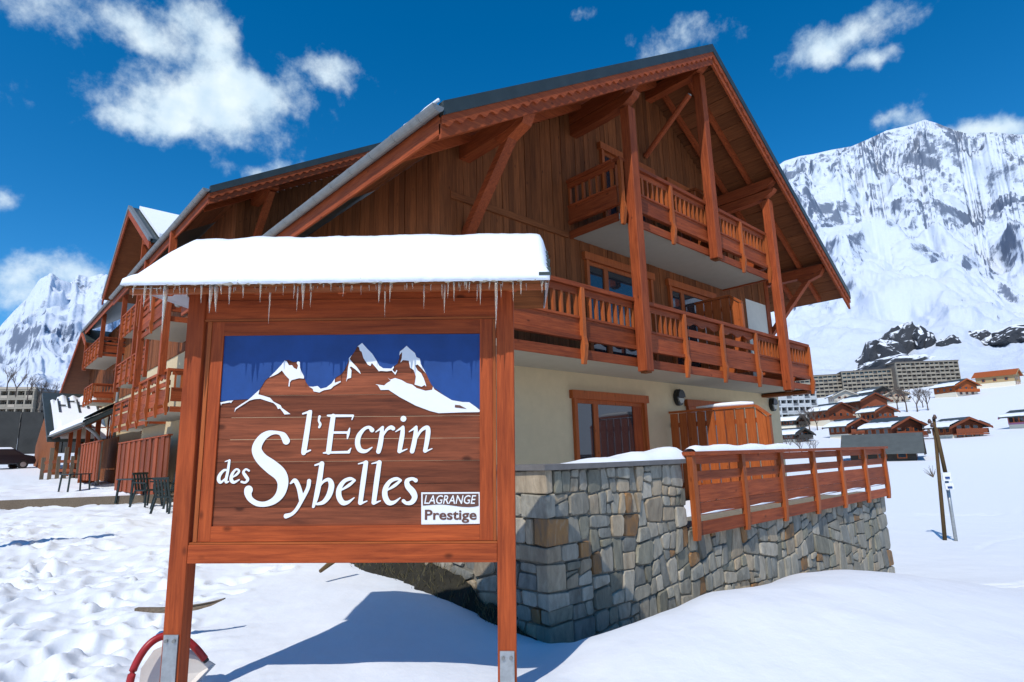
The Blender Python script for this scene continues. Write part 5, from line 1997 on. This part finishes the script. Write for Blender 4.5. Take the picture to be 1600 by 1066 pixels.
PALE = plain('pale_render', (.5, .46, .38), .9)
village('red timber chalet standing alone right of the pole', 1497, 683, 66, .6, .42, snow=0.45, base=.3)
village('front red chalet with a snowy roof just above the dark barn roof', 1398, 690, 78, .75, .46, snow=0.27)
village('small red chalet with a white roof, front left of the village cluster', 1329, 684, 58, .7, .5, snow=0.57)
village('red chalet at the left end of the village cluster', 1300, 664, 62, .7, .55, snow=0.54)
village('taller red chalet behind the middle of the cluster', 1352, 656, 66, .7, .65, snow=0.51)
village('narrow red chalet wedged behind the cluster', 1373, 664, 46, .7, .7, snow=0.51)
village('dark roofed pale house left behind the cluster', 1317, 632, 46, .3, .45, snow=0.06, wallm=PALE, roofm=SL_ROOF)
village('small pale chalet near the terrace corner', 1247, 652, 36, .5, .5, snow=0.15, wallm=PALE, roofm=SL_ROOF)
village('low house with snow on its roof beside the chalet corner', 1236, 668, 44, 1.1, .4, snow=0.60, wallm=DW)
village('snow roofed house lowest beside the chalet corner', 1240, 690, 46, .9, .42, snow=0.60, wallm=DW)
village('dark house below the long apartment blocks', 1368, 624, 44, .7, .4, snow=0.06, wallm=DW, roofm=SL_ROOF)
village('pale fronted chalet with brown roof below the apartment blocks', 1401, 629, 40, .1, .5, snow=0.06, wallm=plain('pale_render_b', (.42, .34, .25), .9), roofm=DW)
village('orange timber chalet at the right end of the apartment blocks', 1494, 619, 56, .8, .42, snow=0.42, wallm=wood('orange', 0))
village('ochre house high up on the right slope', 1561, 604, 50, 1.35, .5, snow=0.00, wallm=plain('ochre_render', (.42, .30, .15), .9), roofm=wood('orange', 0), bal=False, lk=1.4)
village('pink house at the right edge of the picture', 1605, 668, 44, .8, .7, snow=0.18, wallm=plain('pink_render', (.45, .18, .30), .9))
village('dark barn with a broad grey roof in front of the village', 1382, 719, 84, 1.5, .34, snow=0., wallm=DW, roofm=SL_ROOF, base=.1, bal=False, cat='barn', name='barn', group='barns', pitch=.7, lk=1.45)


def slab_block(label, az0, r0, az1, r1, h, floors, bays, wallm, finm, z=None, depth=11, name='apartment_block'):
    p, q = Vector(polar(az0, r0)).to_3d(), Vector(polar(az1, r1)).to_3d()
    L = (q - p).length
    d = (q - p).normalized()
    rz = math.atan2(d.y, d.x)
    gz = min(ground(p.x, p.y), ground(q.x, q.y)) if z is None else z
    root = thing(name, label, 'apartments', (p.x, p.y, gz), rz, local=True)
    mk('wall', box(0, L, .0, depth, -6, h), wallm, root)
    fh = h / floors
    for i in range(floors + 1):
        mk('floor_slab', box(-.3, L + .3, -1.6, -.005, i * fh - .22, i * fh + .22), finm, root)
    for i in range(bays + 1):
        x = L * i / bays
        mk('divider', box(x - .16, x + .16, -1.55, -.006, -3, h), finm, root)
    for j in range(floors):
        for i in range(bays):
            x0, x1 = L * i / bays + .5, L * (i + 1) / bays - .5
            mk('window', box(x0, x1, -.06, -.008, j * fh + .4, (j + 1) * fh - .5), WINDOW, root)
            mk('balcony_front', box(x0 - .3, x1 + .3, -1.6, -1.5, j * fh + .25, j * fh + fh * .42), finm if (i + j) % 3 else wallm, root)
    mk('roof', box(-.5, L + .5, -1.7, depth + .3, h + .23, h + .8), wallm, root)
    return root


CONC = plain('weathered_concrete', (.15, .125, .10), .9, noise=.15, nscale=.6)
CONC2 = plain('pale_concrete', (.30, .265, .205), .9, noise=.12, nscale=.6)
CONC3 = plain('grey_concrete', (.16, .17, .18), .8, noise=.12, nscale=.6)
slab_block('left part of the long stepped beige apartment block under the mountain', 25.0, 445, 29.3, 452, 15, 6, 12, CONC, CONC2)
slab_block('middle part of the long stepped beige apartment block under the rocks', 29.35, 448, 33.2, 456, 15.5, 6, 12, CONC, CONC2)
slab_block('right part of the long stepped beige apartment block, highest on the slope', 33.25, 450, 37.3, 470, 17.5, 7, 13, CONC, CONC2)
slab_block('grey glazed apartment block close to the chalet corner', 22.2, 205, 27.0, 215, 11.5, 5, 10, CONC3, plain('pale_grey_frames', (.5, .52, .52), .7), depth=9)


# leafless trees among the village houses
BARK = plain('bare_branches', (.10, .075, .06), .95, noise=.3, nscale=4)


def grow(p, d, L, rad, lvl, out):
    q = p + d * L
    out.append(tube([p, (p + q) / 2 + Vector((rng.uniform(-1, 1), rng.uniform(-1, 1), 0)) * L * .05, q], [rad, rad * .8, rad * .6], 4, cap=False))
    if lvl == 0:
        return
    for k in range(3 if lvl > 1 else 4):
        a = rng.uniform(0, 6.28)
        s = rng.uniform(.3, .75)
        nd = (d + Vector((math.cos(a) * s, math.sin(a) * s, rng.uniform(.0, .3)))).normalized()
        grow(p + (q - p) * rng.uniform(.55, 1.), nd, L * rng.uniform(.55, .75), rad * .55, lvl - 1, out)


def bare_tree(label, az, r, h, group='bare village trees', z=None):
    u, v = polar(az, r)
    g = ground(u, v) if z is None else z
    t = thing('bare_tree', label, 'tree', (u, v, g), group=group)
    tr, cr = [], []
    c = Vector((u, v, g - .2))
    tr.append(tube([c, c + Vector((0, 0, h * .3))], [h * .022, h * .016], 6))
    for k in range(5):
        a = rng.uniform(0, 6.28)
        grow(c + Vector((0, 0, h * rng.uniform(.18, .32))), Vector((math.cos(a) * .5, math.sin(a) * .5, 1)).normalized(), h * .3, h * .011, 3, cr)
    mk('trunk', tr, BARK, t)
    mk('crown', cr, BARK, t)


ORD = ['leftmost', 'second', 'third', 'fourth', 'fifth', 'sixth', 'seventh', 'eighth', 'ninth', 'rightmost']
for i, (az, r, h) in enumerate(sorted(((29.3, 232, 9), (29.9, 236, 8), (33.6, 238, 11), (34.3, 236, 10), (35.0, 238, 9), (33.0, 250, 10), (26.4, 190, 9), (27.0, 195, 8), (30.4, 205, 7), (34.7, 250, 8)))):
    bare_tree('leafless tree among the houses below the apartment blocks, %s of ten from the left' % ORD[i], az, r, h)
for i, (az, r, h) in enumerate(((24.6, 118, 4), (25.6, 112, 4.5), (26.4, 108, 4))):
    bare_tree(['leftmost', 'middle', 'rightmost'][i] + ' of three small leafless trees in the snow near the terrace corner', az, r, h, 'small bare trees by the terrace')

# dark rock outcrop on the slope above the apartments
def rock(label, az, r, zc, sx, sy, sz, n=4, group='rock outcrops'):
    u, v = polar(az, r)
    t = thing('rock_outcrop', label, 'rock', (u, v, zc - sz), group=group)
    ca, sa = math.cos(R(az)), math.sin(R(az))
    for k in range(n):
        ox, oy = (rng.uniform(-.75, .75) * sx, rng.uniform(-.4, .4) * sy) if k else (0, 0)
        f = rng.uniform(.45, .75) if k else .9
        bm = bmesh.new()
        for q in range(46):
            a, e = rng.uniform(0, 6.28), rng.uniform(-.6, 1.)
            c = math.sqrt(max(0, 1 - e * e)) if e > 0 else 1.
            rr_ = rng.uniform(.72, 1.12)
            x, y, zz = math.cos(a) * c * rr_ * sx * f + ox + e * sx * .12, math.sin(a) * c * rr_ * sy * f + oy, e * rr_ * sz * f * rng.uniform(.8, 1.15)
            w = wv((x * ca + y * sa, -x * sa + y * ca, 0))
            bm.verts.new((w.x, w.y, zz))
        bmesh.ops.convex_hull(bm, input=bm.verts)
        bmesh.ops.delete(bm, geom=[w for w in bm.verts if not w.link_faces], context='VERTS')
        bmesh.ops.triangulate(bm, faces=bm.faces)
        bmesh.ops.subdivide_edges(bm, edges=bm.edges, cuts=2, use_grid_fill=True, fractal=.7, along_normal=.6, seed=k + int(az * 10))
        bm.normal_update()
        vs = [tuple(Vector((u, v, zc)) + w.co) for w in bm.verts]
        bm.verts.index_update()
        fs = [tuple(w.index for w in f_.verts) for f_ in bm.faces]
        bm.free()
        mk('crag', (vs, fs), ROCK, t)


def rock_mat():
    m, n, l, b = new_mat('dark_rock_with_snow')
    geo = n.new('ShaderNodeNewGeometry')
    sp = n.new('ShaderNodeSeparateXYZ')
    l.new(geo.outputs['Normal'], sp.inputs[0])
    tc = n.new('ShaderNodeTexCoord')
    t = n.new('ShaderNodeTexNoise')
    t.inputs['Scale'].default_value = .16
    t.inputs['Detail'].default_value = 9
    t.inputs['Roughness'].default_value = .7
    l.new(tc.outputs['Object'], t.inputs['Vector'])
    s = n.new('ShaderNodeMath')
    s.operation = 'MULTIPLY_ADD'
    l.new(t.outputs['Fac'], s.inputs[0])
    s.inputs[1].default_value = .9
    l.new(sp.outputs['Z'], s.inputs[2])
    mr = n.new('ShaderNodeMapRange')
    mr.inputs['From Min'].default_value = 1.02
    mr.inputs['From Max'].default_value = 1.14
    l.new(s.outputs[0], mr.inputs['Value'])
    mx = n.new('ShaderNodeMix')
    mx.data_type = 'RGBA'
    l.new(mr.outputs[0], mx.inputs['Factor'])
    mx.inputs[6].default_value = (.045, .05, .058, 1)
    mx.inputs[7].default_value = (.84, .88, .93, 1)
    l.new(mx.outputs[2], b.inputs['Base Color'])
    b.inputs['Roughness'].default_value = .9
    bp = n.new('ShaderNodeBump')
    bp.inputs['Strength'].default_value = 1.
    bp.inputs['Distance'].default_value = 2.5
    l.new(t.outputs['Fac'], bp.inputs['Height'])
    l.new(bp.outputs[0], b.inputs['Normal'])
    return m


ROCK = rock_mat()


def at_el(px, py, r):
    d = look(px, py)
    return math.degrees(math.atan2(d.x, d.y)), d.z / math.hypot(d.x, d.y) * r


bpy.context.view_layer.update()
for px, py, wpx, hpx, n_, lab in ((1372, 566, 26, 36, 6, 'dark left flank of the craggy rock outcrop above the apartments'), (1408, 546, 30, 36, 7, 'broad craggy rock summit above the apartment blocks'), (1440, 538, 13, 30, 3, 'pointed rock tooth at the right of the craggy outcrop'),
                                  (1398, 572, 40, 16, 5, 'snow streaked rock at the foot of the craggy outcrop'), (1485, 536, 12, 10, 3, 'small dark rock on the snowy shoulder'), (1531, 530, 13, 16, 3, 'isolated pointed rock on the snowy shoulder'), (1594, 530, 32, 20, 6, 'dark rock ledge at the right edge of the picture')):
    dv = wv(look(px, py)).normalized()
    hit, loc, nor, idx = MOUNT.ray_cast(Vector((0, 0, 0)), dv)
    if not hit:
        continue
    r = math.hypot(loc.x, loc.y)
    az = at_el(px, py, 1)[0]
    k_ = r / F_PX
    rock(lab, az, r, loc.z, wpx * k_, max(wpx, hpx) * k_ * .8, hpx * k_, n_)

# ------------------------------------------------------------------ far left: car, retaining wall, apartments
az, z = at_el(32, 700, 92)
u, v = polar(-41.5, 95)
DC = plain('dark_concrete', (.065, .06, .05), .9, noise=.35, nscale=.5, bump=.3)
p, q = polar(-52, 98), polar(-33.5, 100)
zc = z
rw = thing('retaining_wall', 'long dark retaining wall behind the parked car', 'wall', (p[0], p[1], zc))
n = 14
for i in range(n):
    a, b = Vector(p) + (Vector(q) - Vector(p)) * (i / n + .002), Vector(p) + (Vector(q) - Vector(p)) * ((i + 1) / n - .002)
    mk('wall_panel', beam((a.x, a.y, zc + 1.4), (b.x, b.y, zc + 1.4), 1.0, 6.6), DC, rw)
az, z = at_el(30, 662, 190)
slab_block('beige high rise apartment block at the far left', -41.1, 196, -39.2, 192, 9.0, 4, 4, plain('beige_render', (.42, .36, .28), .9), CONC2, z=z - .5, depth=8)
slab_block('dark balconied end of the far left apartment block', -39.15, 192, -37.7, 195, 8.6, 4, 3, CONC3, CONC, z=z - .6, depth=8)


def make_car(label, az, r, rz):
    u, v = polar(az, r)
    g = ground(u, v)
    c = thing('parked_car', label, 'car', (u, v, g), rz, local=True)
    paint = plain('dark_car_paint', (.015, .02, .028), .25, 0, .6)
    prof = [(-2.1, .35), (-2.15, .75), (-1.9, .95), (-1.2, 1.0), (-.75, 1.42), (.7, 1.46), (1.35, 1.05), (2.0, .92), (2.12, .6), (2.05, .33)]
    mk('body', prism([(x, -.82, zz) for x, zz in prof], (0, 1.64, 0)), paint, c, bevel=.06)
    for s in (-1, 1):
        mk('side_window', prism([(x, s * .825, zz) for x, zz in ((-1.0, 1.02), (-.68, 1.36), (.62, 1.39), (1.15, 1.04))], (0, s * .01, 0)), WINDOW, c)
        for x in (-1.3, 1.3):
            w = mk('wheel', tube([(x, s * .66, .32), (x, s * .85, .32)], .32, 16), BLACK_PL, c)
            mk('rim', tube([(x, s * .852, .32), (x, s * .86, .32)], .19, 12), STEEL, w)
    mk('windscreen', beam((-1.16, 0, 1.04), (-.8, 0, 1.39), 1.4, .02), WINDOW, c)
    mk('rear_window', beam((.76, 0, 1.43), (1.3, 0, 1.1), 1.4, .02), WINDOW, c)
    mk('headlight', box(-2.17, -2.1, -.75, -.45, .62, .76), LAMPGLASS, c)
    mk('headlight', box(-2.17, -2.1, .45, .75, .62, .76), LAMPGLASS, c)
    sv, sf = [], []
    for i in range(9):
        for j in range(7):
            x, y = -.78 + 1.55 * i / 8, -.72 + 1.44 * j / 6
            e = min(i, 8 - i, j, 6 - j)
            sv.append((x, y, 1.45 + (.0 if e == 0 else .13) + rng.uniform(0, .01)))
    for i in range(8):
        for j in range(6):
            a = i * 7 + j
            sf.append((a, a + 7, a + 8, a + 1))
    sn_ = mk('car_snow', (sv, sf), SNOW_FINE, None, smooth=True, origin=(0, 0, 0))
    sn_.matrix_world = c.matrix_basis
    return c, sn_


c_, s_ = make_car('dark snow topped car parked at the left edge', -41.0, 58, .3)
s_.location = c_.location
s_.rotation_euler = c_.rotation_euler
tag(s_, 'slab of snow on the roof of the dark parked car', 'snow')

# low wooden rail fence near the car
lf = thing('rail_fence', 'low timber rail fence beside the annex', 'fence', pt(90, 730, 36))
prev = None
for i, px in enumerate((66, 78, 90, 101, 112, 122)):
    d = look(px, 735)
    w = wv(d * (34 / d.y))
    g = ground(w.x, w.y)
    mk('post', box(w.x - .09, w.x + .09, w.y - .09, w.y + .09, g - .3, g + 1.25 + .5 * (i % 2)), wood('grey', 2), lf)
    if prev:
        for h in (.45, .95):
            mk('rail', beam((prev[0], prev[1], prev[2] + h), (w.x, w.y, g + h), .06, .16), wood('far', 0), lf)
    prev = (w.x, w.y, g)
# leafless bush tops on the left slope
for i, (px, py) in enumerate(((12, 585), (26, 594), (44, 600), (62, 604), (80, 606))):
    az, z = at_el(px, py + 14, 120)
    bare_tree('leafless pale brown tree on the far left slope, %s of five' % ['leftmost', 'second', 'middle', 'fourth', 'rightmost'][i], az, 120, 4.6, 'bare trees on the left slope', z=z - 1)

# post added out of view on the left to cast a shadow on trodden snow
d = look(165, 842)
tip = d * (1.36 / -d.z)
hh = 4.2
back = hh / math.tan(SUN_EL)
tx, ty = tip.x - math.sin(YAW - SUN_DELTA) * back, tip.y - math.cos(YAW - SUN_DELTA) * back
tu, tv = fr(tx, ty)
tz = ground(tu, tv)
tot = thing('shadow_post', 'tall timber post added out of view to cast a shadow on the snow', 'post', (tu, tv, tz), YAW - math.pi / 2, local=True)
mk('shaft', box(-.24, .24, -.1, .1, -.4, hh - .25), wood('sign', 2), tot)
mk('cap', prism([(-.34, -.2, hh - .25), (.34, -.2, hh - .25), (0, -.2, hh)], (0, .4, 0)), METAL_ROOF, tot)
